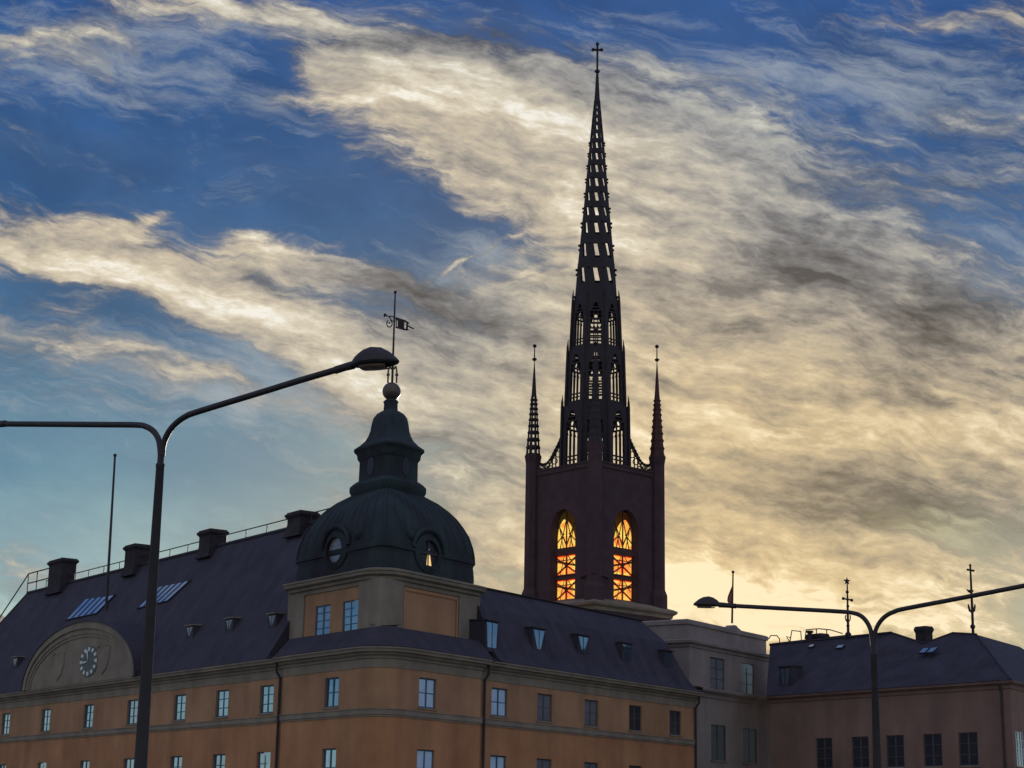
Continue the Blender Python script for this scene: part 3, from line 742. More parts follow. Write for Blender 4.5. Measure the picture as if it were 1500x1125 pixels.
dome = dm.build('dome', 'copper', bld, True)
# seams on the dome
ribs = MB(); pf = plan(6.0)
for j in range(44):
    w = 2*math.pi*j/44 + .07
    pts = [Vector((ctr.x, ctr.y, 0)) + dring(w_)[0](w)*(dring(w_)[1]*1.001) + Vector((0, 0, z)) for (w_, z) in dlist[5:]]
    ribs.tube(pts, .035, 5)
for j in range(4):
    w = math.pi/4 + j*math.pi/2
    pts = [Vector((ctr.x, ctr.y, 0)) + dring(w_)[0](w)*(dring(w_)[1]*1.002) + Vector((0, 0, z)) for (w_, z) in dlist[4:]]
    ribs.tube(pts, .09, 6)
ribs.build('dome_seams', 'copper', dome)
bb = MB(); bb.lathe([(.995, zd(828)), (1.007, zd(827)), (1.007, zd(822)), (.985, zd(820))], ctr, 96, 0, plan(15.0)); bb.build('dome_base_moulding', 'copper', dome, True)
# oval windows
def oculus(Wl, s, z, out, glow_=False):
    fr = MB(); n = 28; rx, rz = 1.15, 1.0
    e = lambda w, k, o: Wl.pt(s+rx*k*math.cos(w), z+rz*k*math.sin(w), o)
    for i in range(n):
        w0, w1 = 2*math.pi*i/n, 2*math.pi*(i+1)/n
        fr.hexa([e(w0, .86, out-.8), e(w1, .86, out-.8), e(w1, .86, out+.12), e(w0, .86, out+.12), e(w0, 1.25, out-.8), e(w1, 1.25, out-.8), e(w1, 1.25, out), e(w0, 1.25, out)])
    # hood over the eye
    hd = [Wl.pt(s+math.cos(w)*rx*1.45, z+rz*.2+math.sin(w)*rz*1.35, out) for w in [math.pi*i/12 for i in range(13)]]
    fr.tube(hd, .16, 6)
    o = fr.build('oval_window', 'copper', bld)
    g_ = MB(); g_.prism([e(2*math.pi*i/n, .88, out-.1) for i in range(n)], -Wl.n*.03); g_.build('oval_pane', 'glassdark' if glow_ else 'glassdim', o)
    if glow_:
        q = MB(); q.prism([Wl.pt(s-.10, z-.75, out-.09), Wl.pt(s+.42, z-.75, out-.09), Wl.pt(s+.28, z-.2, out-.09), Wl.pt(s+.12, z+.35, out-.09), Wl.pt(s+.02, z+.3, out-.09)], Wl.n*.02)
        q.build('sky_glow_pane', 'skyglow', o)  # added glowing piece where sky shows through the oculus
        b_ = MB(); b_.tube([e(0, .88, out-.04), e(math.pi, .88, out-.04)], .05, 6); b_.tube([e(math.pi/2, .88, out-.04), e(-math.pi/2, .88, out-.04)], .05, 6)
        b_.build('oval_glazing_bars', 'darkframe', o)
s_, z_ = WLb.solve(491, 806, .05); oculus(WLb, s_, z_, .05)
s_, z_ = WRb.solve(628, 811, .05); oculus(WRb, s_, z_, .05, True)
# carved swag between them
sw = MB(); cc = Vector((ctr.x, ctr.y, 0))
for (w_, dz, rr) in ((math.pi*1.25, 0, .5), (math.pi*1.25+.35, .1, .35), (math.pi*1.25-.35, .1, .35)):
    sw = MB(); sw.ball(cc + pf(w_)*.965 + Vector((0, 0, zd(808)+dz)), rr, 10); sw.build('carved_boss', 'copper', dome, True)
# lantern
pl4 = plan(5.0)
def lan(lst, name, m='copper', pn=5.0, par=None):
    b = MB(); b.lathe([(w/138.0/2**(-1/pn)*.985, zd(y)) for (w, y) in lst], ctr, 64, 0, plan(pn)); return b.build(name, m, par or lantern, True)
lb = MB(); lb.lathe([(w/138.0/2**(-1/5.0)*.985, zd(y)) for (w, y) in ((54, 731), (56, 727), (58.5, 722), (58.5, 716), (54, 712), (48, 708), (45, 707), (44.5, 678), (46, 676))], ctr, 64, 0, plan(5.0))
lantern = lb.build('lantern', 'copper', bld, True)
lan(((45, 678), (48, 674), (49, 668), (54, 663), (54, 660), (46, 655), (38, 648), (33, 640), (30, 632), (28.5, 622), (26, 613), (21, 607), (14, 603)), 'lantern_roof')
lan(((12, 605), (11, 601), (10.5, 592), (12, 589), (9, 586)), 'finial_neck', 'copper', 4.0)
b = MB(); b.ball(at(573.5, 573.5, YD), 14.0*YD/F_PX*1.0, 20); b.build('finial_ball', 'gilt', lantern, True)
# small round lantern lights on the two street faces
for (half, nn, dd) in ((hv, nL, dL), (hu, nR, dR)):
    # face centre: the face with normal nn is reached by moving against the other wall's direction
    c = Vector((ctr.x, ctr.y, zd(690))) - half*(44.5/138.0/2**(-1/5.0)*.985)*1.0
    q = MB(); n = 20
    q.prism([c + dd*.42*math.cos(2*math.pi*i/n) + Vector((0, 0, .62*math.sin(2*math.pi*i/n))) - nn*.1 for i in range(n)], nn*.16)
    q.build('lantern_light', 'glassdark', lantern)

# weather vane on the dome
vb = at(574.5, 560, YD); vt = at(577, 428, YD)
vane = thing('weather_vane', 'thin black weather vane with scrolled tail and banner on top of the dome ball', 'weather vane', at(574, 563, YD))
vz = lambda y: at(576, y, YD).z
vx = vb.x
t = MB(); t.tube([(vx, YD, vz(566)), (vx, YD, vz(428))], [.085, .05], 8); t.ball((vx, YD, vz(428)), .11, 8); t.build('pole', 'iron', vane)
t = MB()
for sg in (-1, 1):
    t.tube([(vx+sg*.30, YD, vz(561)), (vx+sg*.30, YD, vz(545)), (vx+sg*.26, YD, vz(540)), (vx+sg*.18, YD, vz(537)), (vx+sg*.08, YD, vz(541))], .07, 6)
    t.ball((vx+sg*.3, YD, vz(549)), .12, 8); t.ball((vx+sg*.2, YD, vz(538)), .1, 8)
t.build('scroll_bracket', 'gilt', vane)
vp = lambda x, y: at(x, y, YD)
t = MB(); TH = Vector((0, .06, 0))
def plate(mb, pts): mb.prism([vp(x, y) for x, y in pts], TH)
# banner with its cut-out slots left open
plate(t, [(579.5, 464.5), (593, 468.5), (600, 473), (599, 474.2), (592.5, 471.5), (580, 468.5)])
plate(t, [(579.3, 478), (592, 481), (598.5, 482.5), (598.5, 484), (591.5, 483.5), (579.3, 480)])
plate(t, [(579.6, 465), (581.2, 465.5), (581.2, 480), (579.5, 479.5)])
plate(t, [(582.6, 469.2), (592.3, 471.6), (592.0, 481.4), (582.4, 478.8)])
plate(t, [(595.2, 471), (598.0, 472.5), (597.5, 483), (594.6, 482.5)])
plate(t, [(600.0, 477.5), (606.8, 480.8), (605.5, 482.2), (599.4, 479.5)])
plate(t, [(597.5, 476.4), (600.6, 477.6), (600.2, 479.2), (597.5, 478.4)])
t.build('banner', 'iron', vane)
t = MB(); t.ball(vp(564, 461.8), .11, 10, 1.3)
t.tube([vp(564, 462), vp(570, 463.5), vp(574, 463.2), vp(580, 466)], .04, 6); t.tube([vp(570, 463.5), vp(573, 469), vp(576, 471)], .04, 6)
t.tube([vp(570.5+4*math.cos(w), 474+5.2*math.sin(w)) for w in [R_(-120-28*i) for i in range(12)]], .045, 6); t.ball(vp(570.3, 473), .07, 8)
t.build('scrolled_tail', 'iron', vane)

# flagpole on the left roof
fs, fk = on_roofL(155.5, 893); fb = roofL(fs, fk)
fp = thing('flagpole', 'bare thin flagpole rising from the roof above the clock gable', 'flagpole', fb)
ftop = at(168.5, 667, fb.y)
t = MB(); t.tube([fb - Vector((0, 0, .3)), ftop], [.13, .09], 8); t.build('pole', 'lampsteel', fp, True)
t = MB(); t.ball(ftop, .16, 10); t.build('truck_ball', 'lampsteel', fp, True)

# ------------------------------------------------------------------ neighbour roof far left
nb = at(-60, 900, 190); nb.z = 0
hs = thing('gabled_house', 'dark hipped roof of a house just showing beyond the end of the long building', 'house', nb)
za = at(-40, 862, 190).z
t = MB(); t.add([(nb.x-16, 180, za-6), (nb.x+5.6, 186, za-4.2), (nb.x+5.6, 198, za-4.2), (nb.x-16, 202, za-6), (nb.x-8, 190, za), (nb.x+1.0, 190, za-.3)], [(0, 1, 5, 4), (1, 2, 5), (2, 3, 4, 5), (3, 0, 4)])
t.build('roof', 'roof', hs)
t = MB(); t.bx(nb.x-14, nb.x+4.8, 186.5, 198, 0, za-4.4); t.build('wall', 'plaster', hs)

# ------------------------------------------------------------------ grey building at the right end of the wing
gs0 = sR_end + .05; gs1 = WR.solve(1137, 1050)[0]
gb = thing('grey_building', 'narrow grey stone fronted building with attic storey between the orange wing and the brown house', 'building', WR.pt(gs0, 0))
zg = WR.solve(1032, 1010)[1]; zg2 = WR.solve(1128, 1030)[1]; zG = (zg+zg2)/2
gw = [WR.solve(x, 1090)[0] for x in (1052, 1098)]
gz1, gz0 = WR.solve(1052, 1062)[1], WR.solve(1052, 1114)[1]
t = MB(); panel(t, WR, gs0, gs1, 0, zG-.3, [(c-1.3, c+1.3, a, b_) for c in gw for (a, b_) in ((gz0, gz1), (1.2, 3.6))], .05)
t.quad(WR.pt(gs1, 0, .05), WR.pt(gs1, 0, -10), WR.pt(gs1, zG+.2, -10), WR.pt(gs1, zG+.2, .05)); t.quad(WR.pt(gs0, 0, .05), WR.pt(gs0, 0, -10), WR.pt(gs0, zG, -10), WR.pt(gs0, zG, .05))
t.build('wall', 'greystone', gb)
for c in gw:
    for j, (a, b_) in enumerate(((gz0, gz1), (1.2, 3.6))): place_window(('g', j), WR, c, a, -.02, gb, ('window', 2.6, b_-a, 2, 3, 'glassdark', 'darkframe'))
t = MB(); sweep(t, [WR.pt(gs0, 0, .05), WR.pt(gs1, 0, .05), WR.pt(gs1, 0, -8)], [(0, zG-.5), (.1, zG-.45), (.14, zG-.2), (.4, zG-.05), (.55, zG), (.6, zG+.2), (.2, zG+.3), (-.95, zG+.36)], SIDE)
t.build('cornice', 'greystone', gb)
OA = -.9
ga0, ga1 = WR.solve(1010, 980, OA)[0], WR.solve(1131, 980, OA)[0]
zA0 = zG+.2; zAc = (WR.solve(1020, 946.5, OA)[1]+WR.solve(1130, 965.5, OA)[1])/2
zAt_ = (WR.solve(1020, 911, OA-.5)[1]+WR.solve(1124, 931.5, OA-.5)[1])/2
wx = [WR.solve(x, 990, OA)[0] for x in (1051, 1095)]
wz1 = WR.solve(1051, 964, OA)[1]; wz0 = WR.solve(1051, 1010, OA)[1]
t = MB(); panel(t, WR, ga0, ga1, zA0, zAc, [(c-1.3, c+1.3, wz0, wz1) for c in wx], OA)
t.quad(WR.pt(ga0, zA0, OA), WR.pt(ga0, zA0, -9), WR.pt(ga0, zAc, -9), WR.pt(ga0, zAc, OA)); t.quad(WR.pt(ga1, zA0, OA), WR.pt(ga1, zA0, -9), WR.pt(ga1, zAc, -9), WR.pt(ga1, zAc, OA))
t.build('attic_wall', 'greystone', gb)
for c in wx: place_window('ga', WR, c, wz0, OA-.08, gb, ('window', 2.6, wz1-wz0, 2, 3, 'glassdim', 'darkframe'))
apath = [WR.pt(ga0, 0, -9), WR.pt(ga0, 0, OA), WR.pt(ga1, 0, OA), WR.pt(ga1, 0, -9)]
_s = SIDE
t = MB(); sweep(t, apath, [(-.05, zAc-.25), (.1, zAc-.2), (.15, zAc), (.4, zAc+.1), (.45, zAc+.3), (.1, zAc+.42), (-.35, zAc+.45)], _s); t.build('attic_cornice', 'greystone', gb)
t = MB(); sweep(t, apath, [(-.35, zAc+.42), (-.35, zAt_-.45), (-.22, zAt_-.4), (-.2, zAt_-.1), (-.35, zAt_), (-3.5, zAt_+.1)], _s); t.build('parapet', 'greystone', gb)
fpx = WR.solve(1074, 921, OA-.5); fB = WR.pt(fpx[0], zAt_, OA-.6)
t = MB(); pc = [(-1.2, 0), (1.2, 0), (.5, .2), (.2, .34), (-.2, .34), (-.5, .2)]
t.prism([WR.pt(fpx[0]+a, zAt_+b_-.02, OA-.3) for a, b_ in pc], -nR*.7); t.build('parapet_ornament', 'greystone', gb)
t = MB(); q0 = WR.pt(ga0+.5, zAt_, -3); 
hk = [WR.solve(x, y, OA-1.0) for x, y in ((1126, 936), (1129, 931), (1138, 931), (1142, 936), (1142, 944))]
t.tube([WR.pt(a, z, OA-1.0) for a, z in hk], .05, 6); t.build('hook_rail', 'iron', gb)
fl2 = thing('flag', 'small limp flag hanging from a thin pole on the parapet of the grey building', 'flag', WR.pt(fpx[0], zAt_+.6, OA-.6))
fy = fB.y
t = MB(); tp = at(1073.8, 838, fy); t.tube([WR.pt(fpx[0], zAt_+.5, OA-.6), tp], [.09, .06], 8); t.ball(tp, .13, 8); t.build('pole', 'iron', fl2)
t = MB(); rowsf = [(858, 1072.5, 1073.4), (866, 1069.0, 1073.6), (874, 1065.8, 1073.4), (880, 1065.2, 1072.8), (885, 1068.5, 1073.0), (888, 1072.3, 1073.2)]
pa = []
for (y, x0, x1) in rowsf:
    for k in range(5):
        x = x0+(x1-x0)*k/4; p = at(x, y, fy); p.y += .12*math.sin(k*2.2+y*.2); pa.append(p)
fs_ = [(i*5+k, i*5+k+1, (i+1)*5+k+1, (i+1)*5+k) for i in range(len(rowsf)-1) for k in range(4)]
pb = [p+Vector((0, .03, 0)) for p in pa]
t.add(pa, fs_); t.add(pb, fs_); t.build('flag_cloth', 'flag', fl2)

# ------------------------------------------------------------------ brown house on the right
Q0 = at(1479, 1000, 124.0); Q0.z = 0
WH = Wall(Q0, dL, nL); WH2 = Wall(Q0, dR, nR)
zH = (WH.solve(1150, 1021)[1] + WH.solve(1470, 998)[1])/2
hse = thing('brown_house', 'brownish pink rendered house with broad dark roof at the right of the street', 'house', Q0)
hL = WH.solve(1128, 1040)[0]
hx = [WH.solve(x, 1090)[0] for x in (1207, 1260, 1311, 1366, 1418)]
hz1 = WH.solve(1311, 1077)[1]; hz0 = hz1-2.3
t = MB(); panel(t, WH, 0, hL, 0, zH-.3, [(c-.85, c+.85, a, b_) for c in hx for (a, b_) in ((hz0, hz1), (1.0, 3.0))])
rx = WH2.solve(1494.5, 1090)[0]; rz1 = WH2.solve(1490, 1071)[1]
panel(t, WH2, 0, 22, 0, zH-.3, [(rx-.9, rx+.9, rz1-2.4, rz1), (rx+4.1, rx+5.9, rz1-2.4, rz1)])
t.build('wall', 'pink', hse)
for c in hx:
    for j, (a, b_) in enumerate(((hz0, hz1), (1.0, 3.0))): place_window(('h', j), WH, c, a, -.08, hse, ('window', 1.7, b_-a, 2, 3, 'glassdark', 'darkframe'))
for c in (rx, rx+5): place_window('h2', WH2, c, rz1-2.4, -.06, hse, ('window', 1.8, 2.4, 3, 4, 'glass', 'white'))
t = MB(); sweep(t, [WH2.pt(22, 0), WH2.pt(0, 0), WH.pt(hL, 0)], [(0, zH-.5), (.08, zH-.45), (.12, zH-.25), (.4, zH-.1), (.45, zH+.05), (.1, zH+.12)], -SIDE); t.build('cornice', 'pink', hse)
t = MB(); t.tube([WH.pt(.7, zH-.2, .3), WH.pt(.7, zH-.7, .12), WH.pt(.7, 0, .12)], .08, 8); t.build('downpipe', 'pipe', hse)
SBH = 6.0
ridge = [WH.solve(x, y, -SBH) for (x, y) in ((1128, 946), (1243, 932.5), (1306, 927.5), (1354, 943), (1396, 927.5), (1430, 929.5))]
zr_main = (ridge[0][1]+ridge[1][1]+ridge[2][1])/3
ridge = [(s, zr_main) if i < 3 else (s, z) for i, (s, z) in enumerate(ridge)]
t = MB()
ev = lambda s: WH.pt(s, zH+.08, .5)
for (s0, z0), (s1, z1) in zip(ridge, ridge[1:]):
    t.quad(ev(min(s0, hL-.1)), ev(min(s1, hL-2)), WH.pt(s1, z1, -SBH), WH.pt(s0, z0, -SBH))
    t.quad(WH.pt(s0, zH, -13), WH.pt(s1, zH, -13), WH.pt(s1, z1, -SBH), WH.pt(s0, z0, -SBH))
sl, zl = ridge[-1]
cor = WH.pt(-.5, zH+.08, .5)
rb = WH.pt(sl, zl, -SBH); rb2 = rb + dR*10
t.add([ev(sl), cor, rb], [(0, 1, 2)])
e2 = WH2.pt(22, zH+.08, .5)
t.quad(cor, e2, rb2, rb)
t.add([ev(hL-.1), WH.pt(ridge[0][0], ridge[0][1], -SBH), WH.pt(ridge[0][0], zH, -13)], [(0, 1, 2)])
hroof = t.build('roof', 'roof', hse)
t = MB(); t.tube([WH.pt(s, z+.02, -SBH) for s, z in ridge[:3]], .13, 6); t.tube([WH.pt(s, z+.02, -SBH) for s, z in ridge[2:]] , .09, 6); t.tube([rb, cor], .09, 6)
t.build('ridge_cap', 'roof_metal', hroof)
for (x0, x1, y0) in ((1343, 1363, 918),):
    s, z = WH.solve((x0+x1)/2, y0, -SBH-.6); chimney(WH, s, -SBH-.6, zr_main-2.0, z, .50, .42, hroof, 'chimney', .35)
s, z = WH.solve(1197, 929, -SBH-1); chimney(WH, s, -SBH-1, zr_main-1.5, z, .85, .45, hroof, 'chimney', .3)
s, z = WH.solve(1186, 924, -SBH); t = MB(); t.lathe([(.2, zr_main-.5), (.2, z-.2), (.3, z-.15), (.3, z)], WH.pt(s, 0, -SBH), 10); t.build('vent_pipe', 'iron', hroof)
# roof-walk rail
pts = [WH.solve(x, y, -SBH-.6) for x, y in ((1157, 941), (1160, 923.5), (1173, 925), (1174, 938))]
t = MB(); t.tube([WH.pt(a, z, -SBH-.6) for a, z in pts], .05, 6)
for lst in (((1179, 936), (1181, 922.5), (1199, 921), (1216, 922.5), (1234, 928)), ((1196, 934), (1196, 921)), ((1211, 934), (1211, 922.5)), ((1130, 943), (1240, 930.5)), ((1130, 946), (1306, 927)), ((1157, 941), (1152, 932), (1157, 934))):
    t.tube([WH.pt(*WH.solve(x, y, -SBH-.6), -SBH-.6) for x, y in lst], .045, 6)
t.build('roof_walk_rail', 'iron', hroof)
t = MB(); t.tube([WH.pt(*WH.solve(x, y, -SBH+.3), -SBH+.3) for x, y in ((1236, 934), (1305, 926.5))], .05, 6)
for x in (1244, 1262, 1280, 1297): t.tube([WH.pt(*WH.solve(x, 933.5-(x-1236)*.11, -SBH+.3), -SBH+.3), WH.pt(*WH.solve(x, 939-(x-1236)*.11, -SBH+.3), -SBH+.3)], .04, 5)
t.build('snow_rail', 'roof_metal', hroof)
def on_roofH(px, py, lift=0.0):
    A = ev(5); B = ev(15); C_ = WH.pt(5, zr_main, -SBH); nn = (B-A).cross(C_-A).normalized()
    if nn.z < 0: nn = -nn
    q = ray(px, py); tt = (A-CAM).dot(nn)/q.dot(nn); return CAM + q*tt + nn*lift
for quad in (((1346, 959), (1354, 952), (1363, 951), (1356, 958.5)), ((1358, 958.5), (1365, 951.5), (1376, 950), (1367, 957.5)), ((1185, 950), (1188, 946.5), (1195, 946), (1192, 949.5)), ((1225, 951.5), (1229, 947.5), (1239, 946.5), (1234, 951))):
    t = MB(); lo = [on_roofH(*p, .02) for p in quad]; hi = [on_roofH(*p, .14) for p in quad]; t.hexa(lo+hi); o = t.build('roof_window', 'roof_metal', hroof)
    c = sum(hi, Vector())/4; nn = (hi[1]-hi[0]).cross(hi[3]-hi[0]).normalized(); nn = nn if nn.z > 0 else -nn
    t = MB(); t.prism([c+(p-c)*.86 + nn*.004 for p in hi], nn*.02); t.build('roof_window_glass', 'skyglass', o)
p_ = on_roofH(1150, 1003); s, z = WH.solve(1150, 1005, (p_-WH.P).dot(nL)+.15); dormer(WH, s, z, (p_-WH.P).dot(nL)+.15, 1.35, 1.5, 1.3, hroof, 'glass', .5)
# roof finials
def finial(px_base, y_base, label, items, Yd):
    B = at(px_base, y_base, Yd)
    o = thing('roof_finial', label, 'finial', B, 'iron cross finials on the brown roof')
    return o, B
cw = WH.solve(1242, 932, -SBH); B1 = WH.pt(cw[0], cw[1], -SBH); Yf = B1.y
f1 = thing('roof_finial', 'iron finial with a star above a ball ended cross, on the brown house roof', 'finial', B1, 'iron finials on the brown house roof')
ff = lambda x, y: at(x, y, Yf)
t = MB(); t.tube([ff(1242.6, 933), ff(1242.0, 905), ff(1241, 852)], [.12, .10, .05], 8)
for (x, y, r_) in ((1242.5, 930, .26), (1242.2, 917, .14), (1241.9, 888, .13), (1241, 867.2, .14), (1241.7, 908, .12)): t.ball(ff(x, y), r_, 10)
t.build('shaft', 'iron', f1)
t = MB(); t.tube([ff(1235.2, 876.8), ff(1247.6, 879.2)], .07, 6); t.ball(ff(1235.2, 876.8), .13, 8); t.ball(ff(1247.6, 879.2), .13, 8); t.ball(ff(1241.4, 878), .12, 8); t.build('cross_arm', 'iron', f1)
t = MB(); c = ff(1240.7, 851.2); pts = []
for i in range(10):
    rr = .30 if i % 2 == 0 else .13; w = math.pi/2 + i*math.pi/5; pts.append(c+Vector((rr*math.cos(w), 0, rr*math.sin(w)*1.15)))
t.prism(pts, (0, .06, 0)); t.build('star', 'iron', f1)
t = MB()
for sg in (-1, 1): t.tube([ff(1242+sg*1, 911), ff(1242+sg*3.2, 908), ff(1242+sg*3.8, 904), ff(1242+sg*3.0, 901)], .05, 6)
t.build('scroll', 'iron', f1)
cw = WH.solve(1425, 931, -SBH); B2 = WH.pt(cw[0], cw[1], -SBH); Yf2 = B2.y
f2 = thing('roof_finial', 'iron finial with plain cross, bird and upturned hooks on the brown house roof', 'finial', B2, 'iron finials on the brown house roof')
fg = lambda x, y: at(x, y, Yf2)
t = MB(); t.tube([fg(1425.6, 932), fg(1424, 890), fg(1421.2, 827)], [.11, .10, .07], 8); t.ball(fg(1424.9, 918), .2, 10); t.ball(fg(1423.2, 874), .15, 8); t.ball(fg(1421.2, 828), .1, 8); t.build('shaft', 'iron', f2)
t = MB(); t.tube([fg(1417.5, 834.5), fg(1426, 836)], .08, 6); t.ball(fg(1417.5, 834.5), .09, 8); t.ball(fg(1426, 836), .09, 8); t.build('cross_arm', 'iron', f2)
t = MB(); t.tube([fg(1415.5, 863), fg(1418.5, 865.5), fg(1422.5, 867), fg(1426, 865)], [.02, .09, .17, .04], 8); t.build('bird', 'iron', f2)
t = MB()
for sg in (-1, 1): t.tube([fg(1424+sg*.8, 897), fg(1423.7+sg*3.2, 894.5), fg(1423.4+sg*4.4, 889), fg(1423.2+sg*5.0, 885)], [.06, .09, .08, .04], 6)
t.build('hook_arm', 'iron', f2)

# ------------------------------------------------------------------ church
YC = 165.0
AX = at(872.3, 560, YC); ax, ay = AX.x, AX.y
zc = lambda y: at(873, y, YC).z
PXM = F_PX*math.cos(PITCH)/YC*1.0      # rough; refined per height below
def mpx(y):                             # metres per photo pixel at height y on the axis
    return (at(883, y, YC)-at(873, y, YC)).length/10.0
ch = thing('church', 'dark brick church tower with amber glowing belfry windows and tall pierced iron spire', 'church', (ax, ay, 0))
VAZ = math.atan2(ay, ax)                # direction of view at the tower
FR = VAZ + math.pi                      # towards the viewer
cpt = lambda r_, w, z: Vector((ax + r_*math.cos(w), ay + r_*math.sin(w), z))
def piece(mb, n, k, z0, z1, a0, a1, u0b, u1b, u0t, u1t, t, c=(ax, ay), rot=None):
    th = (FR if rot is None else rot) + 2*math.pi*k/n; nn = Vector((math.cos(th), math.sin(th), 0)); tt = Vector((-math.sin(th), math.cos(th), 0))
    h = math.tan(math.pi/n); C0 = Vector((c[0], c[1], 0))
    def P(a, u, z, du=0.0): return C0 + nn*a + tt*(u*a*h) + Vector((0, 0, z))
    i0, i1 = max(a0-t, a0*.3), max(a1-t, a1*.3)
    mb.hexa([P(a0, u0b, z0), P(a0, u1b, z0), P(i0, u1b, z0), P(i0, u0b, z0), P(a1, u0t, z1), P(a1, u1t, z1), P(i1, u1t, z1), P(i1, u0t, z1)])

# tower body: square, one corner towards the viewer
HD = (at(960, 690, YC)-at(778, 690, YC)).length/2     # half diagonal
AP = HD/math.sqrt(2)
zTT = at(790, 692, YC).z
zw = lambda y: at(826, y, YC-HD/2).z
rot4 = FR + math.pi/4
wz = [zw(880), zw(776), zw(745)]
UH = .40; TW = .72
tw = MB()
for k in range(4):
    piece(tw, 4, k, 0, wz[0], AP, AP, -1, 1, -1, 1, TW, rot=rot4)
    piece(tw, 4, k, wz[2]+.15, zTT, AP, AP, -1, 1, -1, 1, TW, rot=rot4)
    piece(tw, 4, k, wz[0], wz[1], AP, AP, -1, -UH, -1, -UH, TW, rot=rot4)
    piece(tw, 4, k, wz[0], wz[1], AP, AP, UH, 1, UH, 1, TW, rot=rot4)
    nst = 8
    for i in range(nst):
        f0, f1_ = i/nst, (i+1)/nst
        u0, u1 = UH*math.sqrt(max(0, 1-f0**1.7)), UH*math.sqrt(max(0, 1-f1_**1.7))
        z0, z1 = wz[1]+(wz[2]-wz[1])*f0, wz[1]+(wz[2]-wz[1])*f1_
        piece(tw, 4, k, z0, z1, AP, AP, -1, -u0, -1, -u1, TW, rot=rot4)
        piece(tw, 4, k, z0, z1, AP, AP, u0, 1, u1, 1, TW, rot=rot4)
    piece(tw, 4, k, wz[2], wz[2]+.15, AP, AP, -1, 1, -1, 1, TW, rot=rot4)
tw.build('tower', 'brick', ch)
# top coping
cp = MB(); cs_ = [cpt(HD, FR+i*math.pi/2, 0) for i in range(4)]
e_ = (cs_[1]-cs_[0]).normalized(); sgn = 1.0 if Vector((e_.y, -e_.x, 0)).dot(cs_[0]-Vector((ax, ay, 0))) > 0 else -1.0
sweep(cp, cs_, [(0, zTT-.5), (.12, zTT-.4), (.12, zTT-.1), (.2, zTT), (.2, zTT+.12), (-1.2, zTT+.15)], sgn, True); cp.build('tower_coping', 'brick', ch)
# deck so that the top is closed
dk = MB(); dk.prism([p + Vector((0, 0, zTT-.3)) for p in cs_], (0, 0, .2)); dk.build('tower_deck', 'roof_metal', ch)
# lower stage with cornice
lw = MB(); zlc = zw(884); H2 = (at(985, 895, YC)-at(873, 895, YC)).length
c2_ = [cpt(H2, FR+i*math.pi/2, 0) for i in range(4)]
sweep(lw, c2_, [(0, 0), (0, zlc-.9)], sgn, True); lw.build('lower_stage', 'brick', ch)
lc = MB(); sweep(lc, c2_, [(-.02, zlc-1.0), (.1, zlc-.95), (.15, zlc-.7), (.42, zlc-.5), (.46, zlc-.3), (.2, zlc-.15), (-1.6, zlc+.5)], sgn, True); lc.build('stage_cornice', 'stone', ch)
# corner turrets
TR = 11.4*mpx(690)
zS = [at(778, 668, YC).z]*4
for i in range(4):
    c = cpt(HD, FR+i*math.pi/2, 0); zt_ = zS[0] - (.25 if False else 0)
    t = MB(); t.lathe([(TR*1.3, zlc-.4), (TR*1.3, zw(866)), (TR*1.22, zw(863)), (TR*1.02, zw(858)), (TR, zw(855)), (TR*.98, zt_-.7), (TR*1.05, zt_-.5), (TR*1.13, zt_-.15), (TR*1.18, zt_), (TR*.9, zt_+.1)], c, 8, FR+math.pi/8)
    t.build('corner_turret', 'brick', ch)
LEFT_I = 1 if cpt(HD, FR+math.pi/2, 0).x < ax else 3
def spirelet(c, z0, ztop, R0, solid, m_):
    o = None
    n = 8; tiers = [0, .085, .165, .24, .31, .375, .435, .49, .54, .585, .63]
    H = ztop-z0; a_ = lambda f: R0*(1-f)*1.0*(1-.25*f*(1-f)) + .03
    mb = MB()
    for ti, (f0, f1_) in enumerate(zip(tiers, tiers[1:])):
        za, zb_ = z0+H*f0, z0+H*f1_; fm = f0+(f1_-f0)*.30; zm = z0+H*fm
        for k in range(n):
            piece(mb, n, k, za, zm, a_(f0)*1.03, a_(fm)*1.03, -1, 1, -1, 1, .10, c)
            if solid: piece(mb, n, k, zm, zb_, a_(fm)*.97, a_(f1_)*.97, -1, 1, -1, 1, .08, c)
            else:
                piece(mb, n, k, zm, zb_, a_(fm), a_(f1_), -1, -.52, -1, -.52, .09, c); piece(mb, n, k, zm, zb_, a_(fm), a_(f1_), .52, 1, .52, 1, .09, c)
        for k in range(n):
            w = FR + (k+.5)*2*math.pi/n; rr = a_(f0)/math.cos(math.pi/n)
            mb.ball(Vector((c[0]+rr*math.cos(w), c[1]+rr*math.sin(w), za+.05)), .075, 5)
    mb.lathe([(a_(f), z0+H*f) for f in (.63, .75, .88, 1.0)], c, 8, FR+math.pi/8)
    o = mb.build('pinnacle', m_, ch)
    fb_ = MB(); fb_.lathe([(.05, ztop), (.2, ztop+.12), (.24, ztop+.25), (.06, ztop+.36), (.045, ztop+1.35), (.05, ztop+1.4)], c, 8)
    fb_.ball(Vector((c[0], c[1], ztop+1.52)), .19, 8); fb_.build('pinnacle_finial', 'iron', o)
zp0 = zS[0]; zp1 = at(780, 528, YC).z
for i in range(4):
    spirelet(cpt(HD, FR+i*math.pi/2, 0), zp0, zp1, 10.2*mpx(660), i != LEFT_I, 'redbrown' if i == 4-LEFT_I else 'iron')
